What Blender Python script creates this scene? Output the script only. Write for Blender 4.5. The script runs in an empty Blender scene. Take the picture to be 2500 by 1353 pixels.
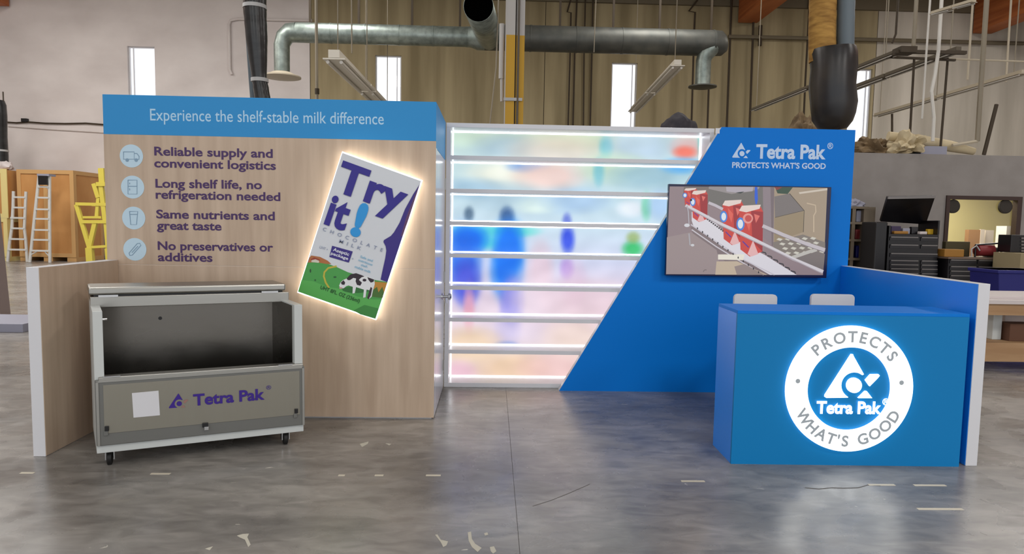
import bpy, bmesh, math, random
from mathutils import Vector, Matrix, noise
from mathutils.geometry import tessellate_polygon
random.seed(7)
S = bpy.context.scene
COL = S.collection
# ------------------------------------------------------------------ camera
FPX, PITCH, ROLL, YAW, CAMH, CY = 1683.3181, .0822, .0178, .0307, 1.5363, 684.78
cp, sp = math.cos(PITCH), math.sin(PITCH); cw, sw = math.cos(YAW), math.sin(YAW)
FW = Vector((sw*cp, cw*cp, -sp)); RT = Vector((cw, -sw, 0)); UP = RT.cross(FW)
R2 = RT*math.cos(ROLL) + UP*math.sin(ROLL); U2 = -RT*math.sin(ROLL) + UP*math.cos(ROLL)
CAM = Vector((0, 0, CAMH))
cd = bpy.data.cameras.new('camera'); co = bpy.data.objects.new('camera', cd); COL.objects.link(co)
cd.sensor_width = 36; cd.lens = FPX/2500*36; cd.shift_y = (CY-676.5)/2500; cd.clip_end = 300
M3 = Matrix((R2, U2, -FW)).transposed()
co.matrix_world = Matrix.Translation(CAM) @ M3.to_4x4()
S.camera = co
# ------------------------------------------------------------------ world, lights, exposure
S.view_settings.view_transform = 'Standard'; S.view_settings.look = 'None'
S.view_settings.gamma = 1; S.view_settings.use_curve_mapping = False
S.view_settings.exposure = 0.0
S.cycles.use_denoising = True
S.cycles.max_bounces = 7; S.cycles.diffuse_bounces = 4; S.cycles.glossy_bounces = 4
S.cycles.sample_clamp_indirect = 4
w = bpy.data.worlds.new('daylight'); S.world = w; w.use_nodes = True
bg = w.node_tree.nodes['Background']
bg.inputs[0].default_value = (.93, .96, 1, 1); bg.inputs[1].default_value = 1.4
FILL_W = 330
for i, (sx, sy) in enumerate([(-10.5, 14), (-14, -5), (-5, -5), (5, -5), (14, -5), (-15, 6), (-5.5, 9), (6, 9), (15, 8), (-15, 18), (-5, 18), (5, 18), (15, 18)]):  # area lamps added under the closed roof; the first brightens the left floor
    l = bpy.data.lights.new('roof_fill', 'AREA'); l.shape = 'RECTANGLE'; l.size = 1.6; l.size_y = 3.4
    l.energy = FILL_W*({-14: .9, -5: .9, 5: 1.4, 14: 2.8}[sx] if sy == -5 else 2.2 if sy == 14 else (1.45 if abs(sx) > 10 else .8) if sy == 18 else .5 if sy == 9 or sx == -15 and sy == 6 else .85); l.color = (1, .975, .94)
    o = bpy.data.objects.new('roof_fill', l); COL.objects.link(o); o.location = (sx, sy, 10.08)

# ------------------------------------------------------------------ pixel helpers
def ray(x, y): return FW + R2*((x-1250)/FPX) - U2*((y-CY)/FPX)
def at(x, y, Y): d = ray(x, y); return CAM + d*(Y/d.y)
def fl(x, y, z=0.0): d = ray(x, y); return CAM + d*((z-CAMH)/d.z)
def hit(x, y, p, n): d = ray(x, y); return CAM + d*((p-CAM).dot(n)/d.dot(n))

# ------------------------------------------------------------------ materials
def lin(v): v /= 255; return v/12.92 if v <= .04045 else ((v+.055)/1.055)**2.4
def C(r, g, b): return (lin(r), lin(g), lin(b), 1)
MATS = {}
def mat(name, col, rough=.5, metal=0, col2=None, scale=(3, 3, 3), detail=5, lo=.35, hi=.65, bump=0, emit=0, spec=.5, rough2=None, coat=0):
    if name in MATS: return MATS[name]
    m = bpy.data.materials.new(name); m.use_nodes = True; nt = m.node_tree; b = nt.nodes['Principled BSDF']
    b.inputs['Base Color'].default_value = col; b.inputs['Roughness'].default_value = rough
    b.inputs['Metallic'].default_value = metal; b.inputs['Specular IOR Level'].default_value = spec
    b.inputs['Coat Weight'].default_value = coat
    if emit:
        b.inputs['Emission Color'].default_value = col; b.inputs['Emission Strength'].default_value = emit
    if col2 or bump or rough2 is not None:
        tc = nt.nodes.new('ShaderNodeTexCoord'); mp = nt.nodes.new('ShaderNodeMapping'); mp.inputs['Scale'].default_value = scale
        n = nt.nodes.new('ShaderNodeTexNoise'); n.inputs['Detail'].default_value = detail; n.inputs['Scale'].default_value = 1
        nt.links.new(tc.outputs['Object'], mp.inputs[0]); nt.links.new(mp.outputs[0], n.inputs[0])
        if col2:
            r = nt.nodes.new('ShaderNodeValToRGB'); r.color_ramp.elements[0].position = lo; r.color_ramp.elements[1].position = hi
            r.color_ramp.elements[0].color = col; r.color_ramp.elements[1].color = col2
            nt.links.new(n.outputs[0], r.inputs[0]); nt.links.new(r.outputs[0], b.inputs['Base Color'])
        if rough2 is not None:
            mr = nt.nodes.new('ShaderNodeMapRange'); mr.inputs[1].default_value = .35; mr.inputs[2].default_value = .65
            mr.inputs[3].default_value = rough; mr.inputs[4].default_value = rough2
            nt.links.new(n.outputs[0], mr.inputs[0]); nt.links.new(mr.outputs[0], b.inputs['Roughness'])
        if bump:
            bp = nt.nodes.new('ShaderNodeBump'); bp.inputs['Strength'].default_value = bump; bp.inputs['Distance'].default_value = .01
            nt.links.new(n.outputs[0], bp.inputs['Height']); nt.links.new(bp.outputs[0], b.inputs['Normal'])
    MATS[name] = m; return m
def colattr_mat(name, emit=0, rough=.5, diffuse=True, coat=0):
    m = bpy.data.materials.new(name); m.use_nodes = True; nt = m.node_tree; b = nt.nodes['Principled BSDF']
    a = nt.nodes.new('ShaderNodeAttribute'); a.attribute_name = 'Col'
    if diffuse: nt.links.new(a.outputs['Color'], b.inputs['Base Color'])
    else: b.inputs['Base Color'].default_value = (.02, .02, .02, 1)
    b.inputs['Roughness'].default_value = rough; b.inputs['Coat Weight'].default_value = coat
    if emit: nt.links.new(a.outputs['Color'], b.inputs['Emission Color']); b.inputs['Emission Strength'].default_value = emit
    return m
def floor_mat():
    m = bpy.data.materials.new('polished_concrete'); m.use_nodes = True; nt = m.node_tree; L = nt.links.new
    b = nt.nodes['Principled BSDF']; tc = nt.nodes.new('ShaderNodeTexCoord')
    geo = nt.nodes.new('ShaderNodeNewGeometry')
    def ns(scale, sc, det=6, dist=0):
        mp = nt.nodes.new('ShaderNodeMapping'); mp.inputs['Scale'].default_value = sc
        n = nt.nodes.new('ShaderNodeTexNoise'); n.inputs['Scale'].default_value = scale; n.inputs['Detail'].default_value = det
        n.inputs['Distortion'].default_value = dist
        L(geo.outputs['Position'], mp.inputs[0]); L(mp.outputs[0], n.inputs[0]); return n.outputs[0]
    def ramp(src, a, ca, c2, cb):
        r = nt.nodes.new('ShaderNodeValToRGB'); e = r.color_ramp.elements
        e[0].position = a; e[0].color = ca; e[1].position = c2; e[1].color = cb; L(src, r.inputs[0]); return r.outputs[0]
    def mix(t, x, y, f=None, fac=1):
        n = nt.nodes.new('ShaderNodeMixRGB'); n.blend_type = t; n.inputs[0].default_value = fac
        if f is not None: L(f, n.inputs[0])
        L(x, n.inputs[1])
        if isinstance(y, tuple): n.inputs[2].default_value = y
        else: L(y, n.inputs[2])
        return n.outputs[0]
    base = ramp(ns(.9, (.8, 1.5, 1), 8, .5), .32, C(*FLOOR_D), .68, C(*FLOOR_L))
    fine = ramp(ns(5, (1, 2.4, 1), 10, .8), .3, (.66, .65, .64, 1), .7, (1.12, 1.11, 1.1, 1))
    c1 = mix('MULTIPLY', base, fine)
    blot = ramp(ns(2.3, (1, 1, 1), 5, 1.2), .60, (0, 0, 0, 1), .72, (1, 1, 1, 1))
    c2 = mix('MIX', c1, C(150, 142, 132), None, .0); nt.nodes[-1].inputs[0].default_value = 0
    mixn = nt.nodes[-1]
    bm_ = nt.nodes.new('ShaderNodeMath'); bm_.operation = 'MULTIPLY'; bm_.inputs[1].default_value = .35; L(blot, bm_.inputs[0]); L(bm_.outputs[0], mixn.inputs[0])
    scuff = ramp(ns(5.5, (1, 1.8, 1), 3, 2.5), .735, (0, 0, 0, 1), .76, (1, 1, 1, 1))
    c3 = mix('MIX', c2, C(205, 200, 188), scuff)
    L(c3, b.inputs['Base Color'])
    r = ramp(ns(3, (1, 1, 1), 6, .6), .3, (.2, .2, .2, 1), .7, (.36, .36, .36, 1)); L(r, b.inputs['Roughness'])
    bp = nt.nodes.new('ShaderNodeBump'); bp.inputs['Strength'].default_value = .12; bp.inputs['Distance'].default_value = .004
    L(ns(14, (1, 1, 1), 4), bp.inputs['Height']); L(bp.outputs[0], b.inputs['Normal'])
    b.inputs['Specular IOR Level'].default_value = .6
    return m
def glass_mat():
    m = bpy.data.materials.new('window_glass'); m.use_nodes = True; nt = m.node_tree
    out = nt.nodes['Material Output']; nt.nodes.remove(nt.nodes['Principled BSDF'])
    t = nt.nodes.new('ShaderNodeBsdfTransparent'); g = nt.nodes.new('ShaderNodeBsdfGlossy'); g.inputs['Roughness'].default_value = .05
    x = nt.nodes.new('ShaderNodeMixShader'); x.inputs[0].default_value = .06
    nt.links.new(t.outputs[0], x.inputs[1]); nt.links.new(g.outputs[0], x.inputs[2]); nt.links.new(x.outputs[0], out.inputs[0])
    return m
FLOOR_D = (112, 109, 106); FLOOR_L = (162, 158, 153)
M_FLOOR = floor_mat(); M_GLASS = glass_mat()
M_JOINT = mat('joint_filler', C(100, 96, 92), .8)
M_WHITEW = mat('white_painted_concrete', C(212, 203, 199), .85, col2=C(228, 220, 216), scale=(.5, .5, .8), bump=.1)
M_TAN = mat('tan_painted_concrete', C(138, 124, 92), .85, col2=C(172, 157, 122), scale=(1.6, 1.6, .12), bump=.1)
M_GREYW = mat('grey_painted_concrete', C(180, 172, 158), .85, col2=C(212, 204, 190), scale=(1.2, 1.2, .12), bump=.1)
M_CEIL = mat('roof_deck', C(150, 142, 128), .9, col2=C(170, 162, 148))
M_GLULAM = mat('glulam_timber', C(160, 84, 40), .6, col2=C(190, 110, 58), scale=(2, .4, 8))
M_DKLEDGE = mat('dark_ledger', C(112, 102, 82), .8)
M_LAM = mat('oak_laminate', C(178, 155, 133), .42, col2=C(199, 177, 155), scale=(14, 14, 1.1), detail=7, lo=.3, hi=.7)
M_HDR = mat('header_blue', C(44, 142, 206), .45, spec=.3)
M_BLUE = mat('booth_blue', C(0, 120, 216), .5, spec=.16)
M_BLUE_LIT = mat('booth_blue_lit', C(6, 134, 240), .36, spec=.8)  # glossier booth blue, lightened to put light box glow into its colour
M_CBLUE = mat('counter_blue', C(4, 122, 186), .5, spec=.25)
M_WHITE = mat('white_laminate', C(214, 214, 218), .35)
M_GLOSSW = mat('gloss_white_laminate', C(205, 206, 214), .16)
M_PURPLE = mat('purple_vinyl', C(66, 34, 92), .5)
M_HTEXT = mat('pale_blue_vinyl', C(176, 214, 240), .5)
M_LTEXT = mat('pale_vinyl', C(196, 218, 246), .5)
M_DISC = mat('pale_blue_disc', C(190, 216, 232), .5)
M_ICON = mat('icon_grey_blue', C(128, 158, 182), .5)
M_SEAM = mat('seam_light', C(225, 210, 195), .5)
M_LED = mat('led_white', (1, .98, .9, 1), .5, emit=3.6)
M_LEDSH = mat('led_shelf', (.94, .97, 1, 1), .5, emit=4.5)
M_RING = mat('lit_acrylic', (.93, .98, 1, 1), .4, emit=1.7)
M_RTEXT = mat('grey_vinyl', C(158, 166, 172), .6, emit=.14)
M_STEEL = mat('stainless_steel', C(168, 166, 160), .34, 1, rough2=.42, scale=(2, 2, 30))
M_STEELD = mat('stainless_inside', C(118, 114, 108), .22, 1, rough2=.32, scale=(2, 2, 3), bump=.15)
M_STEELP = mat('brushed_panel', C(148, 144, 132), .45, .85, rough2=.5, scale=(20, 20, 2))
M_ALU = mat('white_enamel', C(198, 202, 200), .35)
M_FRAMEG = mat('grey_frame_metal', C(120, 120, 116), .45, .6)
M_BLACK = mat('black_plastic', C(14, 13, 15), .35)
M_RUBBER = mat('black_rubber', C(16, 15, 15), .6)
M_CHROME = mat('chrome', C(205, 205, 205), .15, 1)
M_NAVY = mat('navy_bezel', C(14, 18, 66), .3)
M_GALV = mat('galvanised_steel', C(128, 138, 132), .42, .8, col2=C(158, 168, 162), scale=(6, 6, 6))
M_GALVD = mat('dull_duct_steel', C(84, 86, 82), .5, .6, col2=C(102, 102, 96), scale=(3, 3, 3))
M_YEL = mat('yellow_paint', C(196, 150, 24), .5)
M_YELC = mat('pale_yellow_paint', C(222, 204, 84), .5)
M_COLW = mat('column_white', C(186, 182, 178), .6)
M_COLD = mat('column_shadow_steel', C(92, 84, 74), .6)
M_BLKDUCT = mat('black_wrap', C(26, 27, 28), .28, col2=C(44, 45, 46), scale=(3, 3, 9), bump=.5)
M_BLKBAG = mat('black_bag', C(24, 24, 28), .33, col2=C(48, 42, 36), scale=(2, 2, 2), bump=.6)
M_PAPER = mat('brown_insulation', C(132, 94, 36), .8, col2=C(178, 136, 66), scale=(3, 3, 12), bump=.5)
M_BLUEGREY = mat('blue_grey_duct', C(92, 104, 112), .45)
M_TAPE = mat('grey_tape', C(180, 180, 180), .6)
M_ROD = mat('dark_rod', C(62, 50, 34), .7)
M_RODG = mat('grey_rod', C(140, 130, 112), .6)
M_RODW = mat('white_cable', C(214, 210, 202), .6)
M_FIX = mat('fixture_enamel', C(190, 178, 156), .5)
M_TUBE = mat('unlit_tube', C(222, 218, 210), .3)
M_FIXL = mat('fixture_white', C(232, 226, 212), .5)
M_FIXD = mat('fixture_dark', C(90, 80, 64), .6)
M_OFFICE = mat('office_grey', C(138, 132, 128), .8, col2=C(146, 140, 136))
M_CREAMR = mat('cream_room', C(214, 204, 150), .8)
M_PLY = mat('crate_plywood', C(186, 130, 72), .7, col2=C(206, 152, 92), scale=(1, 1, .6), detail=6)
M_PLYE = mat('crate_batten', C(204, 160, 104), .7)
M_CREAM = mat('cream_batten', C(226, 208, 140), .7)
M_DKWOOD = mat('dark_crate', C(96, 64, 46), .8)
M_ALUL = mat('aluminium_ladder', C(214, 214, 210), .4, .2)
M_TBLACK = mat('toolbox_black', C(16, 14, 18), .35)
M_TRIM = mat('toolbox_drawer', C(24, 22, 27), .35)
M_TSILV = mat('drawer_pull', C(122, 118, 116), .35, .5)
M_RED = mat('tool_red', C(130, 40, 44), .5)
M_ORNG = mat('tool_ochre', C(160, 112, 40), .6)
M_BIN = mat('bin_blue', C(14, 18, 108), .5)
M_DKRED = mat('dark_brown_frame', C(58, 38, 32), .6)
M_CLOTH = mat('cream_cloth', C(206, 190, 156), .9, bump=.6, scale=(8, 8, 8))
M_BRCLOTH = mat('brown_cloth', C(96, 78, 56), .9, col2=C(140, 118, 88), bump=.8, scale=(5, 5, 5))
M_TARP = mat('dark_tarp', C(44, 42, 50), .8, col2=C(60, 56, 62), bump=.6, scale=(6, 6, 6))
M_TABLE = mat('table_white', C(206, 196, 194), .5)
M_PINE = mat('pine_board', C(160, 124, 88), .7, col2=C(182, 148, 110), scale=(1, 6, 10))
M_CARD = mat('cardboard', C(150, 108, 64), .8)
M_GREYP = mat('grey_platform', C(150, 150, 166), .6)
M_MAUVE = mat('weathered_plank', C(120, 104, 98), .8)

# ------------------------------------------------------------------ mesh helpers
def tag(o, label=None, cat=None, group=None, kind=None):
    if label: o['label'] = label
    if cat: o['category'] = cat
    if group: o['group'] = group
    if kind: o['kind'] = kind
    return o
def empty(name, loc, label, cat, group=None):
    o = bpy.data.objects.new(name, None); o.empty_display_size = .1; COL.objects.link(o); o.location = loc
    return tag(o, label, cat, group)
ORG = {}
def org(p):
    v = Vector((0, 0, 0))
    while p is not None: v += p.location; p = p.parent
    return v
def obj(name, bm, m, parent=None, smooth=False, bevel=0, label=None, recalc=True):
    """bm is in world coordinates; the object's origin is put at its parent's origin (or at its own base)"""
    if recalc: bmesh.ops.recalc_face_normals(bm, faces=bm.faces)
    if parent is None:
        vs = [v.co for v in bm.verts]
        o0 = Vector((sum(v.x for v in vs)/len(vs), sum(v.y for v in vs)/len(vs), min(v.z for v in vs)))
    else: o0 = org(parent)
    bmesh.ops.translate(bm, vec=-o0, verts=bm.verts)
    me = bpy.data.meshes.new(name); bm.to_mesh(me); bm.free(); me.materials.append(m)
    if smooth:
        for p in me.polygons: p.use_smooth = True
        me.set_sharp_from_angle(angle=math.radians(40))
    o = bpy.data.objects.new(name, me); COL.objects.link(o)
    if parent is None: o.location = o0
    else: o.parent = parent
    if bevel:
        md = o.modifiers.new('bevel', 'BEVEL'); md.width = bevel; md.segments = 2; md.limit_method = 'ANGLE'
    if label: o['label'] = label
    return o
def BM(): return bmesh.new()
def box(bm, x0, x1, y0, y1, z0, z1, T=None):
    vs = [Vector((x, y, z)) for x in (x0, x1) for y in (y0, y1) for z in (z0, z1)]
    if T: vs = [T(v) for v in vs]
    v = [bm.verts.new(p) for p in vs]
    for f in ((0, 1, 3, 2), (4, 6, 7, 5), (0, 4, 5, 1), (2, 3, 7, 6), (0, 2, 6, 4), (1, 5, 7, 3)): bm.faces.new([v[i] for i in f])
    return bm
def bx(x0, x1, y0, y1, z0, z1, T=None): return box(BM(), x0, x1, y0, y1, z0, z1, T)
def prism(bm, pts, ext):
    """pts: list of world points (planar polygon), ext: extrusion vector; concave ok"""
    a = [bm.verts.new(p) for p in pts]; b = [bm.verts.new(p+ext) for p in pts]; n = len(pts)
    for i in range(n): bm.faces.new((a[i], a[(i+1) % n], b[(i+1) % n], b[i]))
    for t in tessellate_polygon([pts]):
        try:
            bm.faces.new([a[i] for i in t]); bm.faces.new([b[i] for i in reversed(t)])
        except ValueError: pass
    return bm
def tube(bm, pts, r, seg=10, cap=True):
    pts = [Vector(p) for p in pts]; rs = r if isinstance(r, (list, tuple)) else [r]*len(pts)
    rings = []; prev = None
    for i, p in enumerate(pts):
        d = (pts[min(i+1, len(pts)-1)] - pts[max(i-1, 0)]).normalized()
        ref = Vector((0, 0, 1)) if abs(d.z) < .9 else Vector((1, 0, 0))
        u = d.cross(ref).normalized() if prev is None else (prev - d*prev.dot(d)).normalized()
        prev = u; v = d.cross(u)
        rings.append([bm.verts.new(p + (u*math.cos(t*2*math.pi/seg) + v*math.sin(t*2*math.pi/seg))*rs[i]) for t in range(seg)])
    for a, b in zip(rings, rings[1:]):
        for k in range(seg): bm.faces.new((a[k], a[(k+1) % seg], b[(k+1) % seg], b[k]))
    if cap: bm.faces.new(rings[0][::-1]); bm.faces.new(rings[-1])
    return bm
def bar(bm, a, b, w, h):
    """rectangular bar from a to b"""
    a = Vector(a); b = Vector(b); d = (b-a).normalized(); ref = Vector((0, 0, 1)) if abs(d.z) < .95 else Vector((0, 1, 0))
    u = d.cross(ref).normalized()*w/2; v = u.cross(d).normalized()*h/2
    q = [bm.verts.new(p+s*u+t*v) for p in (a, b) for s, t in ((-1, -1), (1, -1), (1, 1), (-1, 1))]
    for f in ((0, 1, 2, 3), (7, 6, 5, 4), (0, 4, 5, 1), (1, 5, 6, 2), (2, 6, 7, 3), (3, 7, 4, 0)): bm.faces.new([q[i] for i in f])
    return bm
def lathe(bm, c, prof, axis=(0, 0, 1), seg=24):
    ax = Vector(axis).normalized(); u = ax.orthogonal().normalized(); v = ax.cross(u); rings = []
    for r, h in prof:
        rings.append([bm.verts.new(Vector(c)+ax*h+(u*math.cos(t*2*math.pi/seg)+v*math.sin(t*2*math.pi/seg))*max(r, 1e-4)) for t in range(seg)])
    for a, b in zip(rings, rings[1:]):
        for k in range(seg): bm.faces.new((a[k], a[(k+1) % seg], b[(k+1) % seg], b[k]))
    bm.faces.new(rings[0][::-1]); bm.faces.new(rings[-1]); return bm
def blob(bm, c, rx, ry, rz, amp=.25, fr=2.0, sub=4, seed=0):
    t = bmesh.ops.create_icosphere(bm, subdivisions=sub, radius=1)
    for v in t['verts']:
        n = v.co.normalized(); k = 1 + amp*noise.fractal(n*fr+Vector((seed*7.3, seed, 0)), 1, 2, 4)
        v.co = Vector((c[0]+n.x*rx*k, c[1]+n.y*ry*k, c[2]+max(n.z, -.35)*rz*k))
    return bm
def pbox(x0, y0, x1, y1, Y, depth, bm=None):
    """box whose front face at distance Y spans the two given picture points"""
    a = at(x0, y1, Y); b = at(x1, y0, Y); c0 = at(x0, (y0+y1)/2, Y); c1 = at(x1, (y0+y1)/2, Y)
    return box(bm or BM(), c0.x, c1.x, Y, Y+depth, (at((x0+x1)/2, y1, Y)).z, (at((x0+x1)/2, y0, Y)).z)
# text -------------------------------------------------------------
TC = {}
def glyphs(s, bold, spacing=1.0):
    k = (s, bold, spacing)
    if k in TC: return TC[k]
    cu = bpy.data.curves.new('t', 'FONT'); cu.body = s; cu.size = 1; cu.offset = min(bold, .02); cu.bevel_depth = max(bold-.02, 0); cu.bevel_resolution = 1; cu.space_character = spacing; cu.resolution_u = 4
    o = bpy.data.objects.new('t', cu); COL.objects.link(o)
    dg = bpy.context.evaluated_depsgraph_get(); me = bpy.data.meshes.new_from_object(o.evaluated_get(dg))
    vs = [v.co.copy() for v in me.vertices]; fs = [tuple(p.vertices) for p in me.polygons]
    zm = max(v.z for v in vs) or 1
    for v in vs: v.z = (v.z/zm+1)*.0008 if bold > .02 else 0
    bpy.data.objects.remove(o); bpy.data.curves.remove(cu); bpy.data.meshes.remove(me)
    TC[k] = (vs, fs); return TC[k]
def caph(bold):
    vs, _ = glyphs('H', 0); return max(v.y for v in vs)
def add_text(bm, s, P0, P1, cap, n, bold=.0, lift=.001, spacing=1.0):
    """flat lettering from baseline start P0 to baseline end P1, cap height in metres, n = normal towards the viewer"""
    vs, fs = glyphs(s, bold, spacing); x0 = min(v.x for v in vs); x1 = max(v.x for v in vs)
    ex = (P1-P0); W = ex.length; ex.normalize(); n = n.normalized(); ey = n.cross(ex).normalized()
    if abs(ey.dot(Vector((0, 0, 1)))) > .01 and ey.z < 0: ey = -ey
    ky = cap/caph(bold)
    nv = [bm.verts.new(P0 + ex*((v.x-x0)/(x1-x0)*W) + ey*(v.y*ky) + n*(lift+v.z)) for v in vs]
    for f in fs:
        try: bm.faces.new([nv[i] for i in f])
        except ValueError: pass
    return bm
NY = Vector((0, -1, 0))
def text_px(s, x0, y0, x1, y1, cap_px, Y, bold, parent, m, label=None, name='lettering', spacing=1.0, lift=.001):
    bm = add_text(BM(), s, at(x0, y0, Y), at(x1, y1, Y), cap_px*Y/FPX, NY, bold, lift, spacing)
    return obj(name, bm, m, parent, label=label, recalc=False)
# polygons with a colour each, for printed pictures ------------------
def picture(polys, P, n, step=.00015, base=.001):
    """polys: (rgb, [(x,y)...]); P maps a point to the plane; returns a bmesh with a Col attribute"""
    bm = BM(); lay = bm.loops.layers.float_color.new('Col')
    for i, (c, pts) in enumerate(polys):
        w3 = [P(x, y) + n*(base+i*step) for x, y in pts]; vs = [bm.verts.new(p) for p in w3]
        for t in tessellate_polygon([w3]):
            try: f = bm.faces.new([vs[k] for k in t])
            except ValueError: continue
            f.normal_update()
            if f.normal.dot(n) < 0: f.normal_flip()
            for l in f.loops: l[lay] = C(*c)
    return bm
def stroke(pts, w):
    """a polyline turned into a polygon of width w"""
    L, Rr = [], []
    for i, (x, y) in enumerate(pts):
        xa, ya = pts[max(i-1, 0)]; xb, yb = pts[min(i+1, len(pts)-1)]
        dx, dy = xb-xa, yb-ya; l = math.hypot(dx, dy) or 1; nx, ny = -dy/l*w/2, dx/l*w/2
        L.append((x+nx, y+ny)); Rr.append((x-nx, y-ny))
    return L+Rr[::-1]
def ell(cx, cy, rx, ry=None, n=20, a0=0, a1=360):
    ry = ry or rx; full = abs(a1-a0) >= 360
    return [(cx+rx*math.cos(math.radians(a0+(a1-a0)*k/(n if full else n-1))), cy+ry*math.sin(math.radians(a0+(a1-a0)*k/(n if full else n-1)))) for k in range(n)]

# ================================================================== THE SETTING
YB = 26.0; ZC = 10.2; XL, XR, YN = -21.5, 21.5, -12.0
xj = fl(1252, 1150).x
fr = empty('floor', (0, 0, 0), 'polished grey brown concrete warehouse floor with a saw-cut joint', None); fr['kind'] = 'structure'
obj('joint_filler', bx(XL, XR, YN, YB, -.12, -.002), M_JOINT, fr)
xs = [XL, xj-12, xj-6, xj, xj+6, xj+12, XR]; ys = [YN, -4, 1.9, 9.4, 17, YB]
for i in range(len(xs)-1):
    for j in range(len(ys)-1):
        obj('slab', bx(xs[i]+.0013, xs[i+1]-.0013, ys[j]+.0005, ys[j+1]-.0005, -.1, 0), M_FLOOR, fr)
# back wall of tilt-up panels with four tall narrow windows
WIN = [(310, 377, 113), (916, 980, 135), (1494, 1557, 153), (2076, 2131, 168)]
WZ0 = 4.7
xb = [XL, at(757, 150, YB).x, at(1330, 150, YB).x, at(2138, 150, YB).x+.0, XR]
# the panel edges keep each window inside one panel
wb = empty('wall_back', (0, YB, 0), 'tall back wall painted white, tan and grey with four narrow windows', None); wb['kind'] = 'structure'
wins = []
for (a, b, t) in WIN:
    wins.append((at(a, t, YB).x, at(b, t, YB).x, at((a+b)/2, t, YB).z))
for k in range(4):
    wx0, wx1, wz = wins[k]; x0, x1 = xb[k], xb[k+1]; m = (M_WHITEW, M_TAN, M_TAN, M_GREYW)[k]
    if k == 3: wx0, wx1 = None, None
    bm = BM(); g = .012
    if k == 2:   # this panel carries the third and the fourth window
        cuts = [wins[2], wins[3]]
    else: cuts = [wins[k]] if k < 2 else []
    px = x0+g
    for (c0, c1, cz) in cuts:
        box(bm, px, c0, YB, YB+.25, 0, ZC); box(bm, c0, c1, YB, YB+.25, 0, WZ0); box(bm, c0, c1, YB, YB+.25, cz, ZC); px = c1
    box(bm, px, x1-g, YB, YB+.25, 0, ZC)
    obj('concrete_panel', bm, m, wb)
obj('panel_backing', box(box(BM(), xb[1]-.05, xb[1]+.05, YB+.02, YB+.2, 0, ZC), xb[2]-.05, xb[2]+.05, YB+.02, YB+.2, 0, ZC), M_ROD, wb)
obj('ledger', bx(xb[1]-2.6, XR, YB-.12, YB, at(1600, 12, YB).z, ZC), M_DKLEDGE, wb)
for k, (x0, x1, z1) in enumerate(wins):
    e = empty('window_%d' % (k+1), ((x0+x1)/2, YB, WZ0), ['tall narrow bright window above the left blue header', 'tall narrow window behind the left light fixture',
              'tall narrow window left of the right drop duct', 'tall narrow window partly behind the black bagged duct'][k], None); e['kind'] = 'structure'
    fw = .05; bm = BM(); Y0, Y1 = YB+.10, YB+.16
    box(bm, x0, x0+fw, Y0, Y1, WZ0, z1); box(bm, x1-fw, x1, Y0, Y1, WZ0, z1); box(bm, x0+fw, x1-fw, Y0, Y1, z1-fw, z1); box(bm, x0+fw, x1-fw, Y0, Y1, WZ0, WZ0+fw)
    mx = x0+.17 if k == 0 else x1-.17
    box(bm, mx-.015, mx+.015, Y0, Y1, WZ0+fw, z1-fw)
    obj('window_frame', bm, M_WHITE, e); obj('pane', bx(x0+fw, x1-fw, YB+.125, YB+.131, WZ0+fw, z1-fw), M_GLASS, e)
for nm, a in (('wall_left', (XL-.2, XL)), ('wall_right', (XR, XR+.2))):
    tag(obj(nm, bx(a[0], a[1], YN, YB+.25, 0, ZC), M_WHITEW), kind='structure')
tag(obj('ceiling', bx(XL-.2, XR+.2, YN, YB+.25, ZC, ZC+.15), M_CEIL), kind='structure')
# glulam beams under the roof deck
for (px, py, xx, lab) in ((35, 18, -.45, 'orange timber roof beam above the white painted wall'), (1822, 58, 0, 'orange timber roof beam above the right drop duct'), (2392, 84, 0, 'orange timber roof beam above the grey painted wall')):
    p = at(px, py, YB)
    tag(obj('roof_beam', bx(p.x-.35+xx, p.x+.35+xx, YN+1, YB-.12, p.z, ZC), M_GLULAM), lab, 'beam')

# ================================================================== BOOTH: tall closet on the left
H = 2.44; CXL, CXR, CYF, CYB = -2.904, -.4312, 5.3014, 6.40
ZH = 2.148; ZS = 1.176; PT = .018
cl = empty('display_closet', ((CXL+CXR)/2, CYF, 0), 'tall oak laminate closet with blue header and milk lettering', 'closet')
obj('carcass', bx(CXL+.004, CXR-PT, CYF+PT, CYB, 0.0, H-.004), M_WHITE, cl)
obj('header_panel', bx(CXL, CXR, CYF, CYF+PT, ZH, H), M_HDR, cl, bevel=.0015, label='blue header panel')
obj('upper_panel', bx(CXL, CXR, CYF, CYF+PT, ZS+.0025, ZH), M_LAM, cl)
obj('lower_panel', bx(CXL, CXR, CYF, CYF+PT, .012, ZS-.0025), M_LAM, cl)
obj('seam_strip', bx(CXL+.01, CXR-.001, CYF+.004, CYF+PT, ZS-.003, ZS+.003), M_SEAM, cl)
ZD = at(1075, 375, 5.7).z
obj('side_header', bx(CXR-PT, CXR, CYF+PT, CYB-.03, 2.10, H), M_HDR, cl, label='blue side of the header')
obj('side_panel', box(box(bx(CXR-PT, CXR, CYF+PT, CYF+.12, .012, 2.10), CXR-PT, CXR, CYB-.11, CYB-.03, .012, 2.10), CXR-PT, CXR, CYF+.12, CYB-.11, .012, .06), M_GLOSSW, cl)
dr = obj('door', bx(CXR-PT, CXR+.001, CYF+.124, CYB-.114, .064, 2.096), M_GLOSSW, cl, bevel=.002)
hz = at(1080, 727, 6.0).z
bm = BM(); hy = CYB-.30
lathe(bm, (CXR, hy, hz), [(.03, 0), (.03, .008), (.012, .012), (.012, .05), (.028, .055), (.03, .075), (.02, .085)], (1, 0, 0), 16)
obj('handle', bm, M_CHROME, dr, smooth=True)
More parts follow.
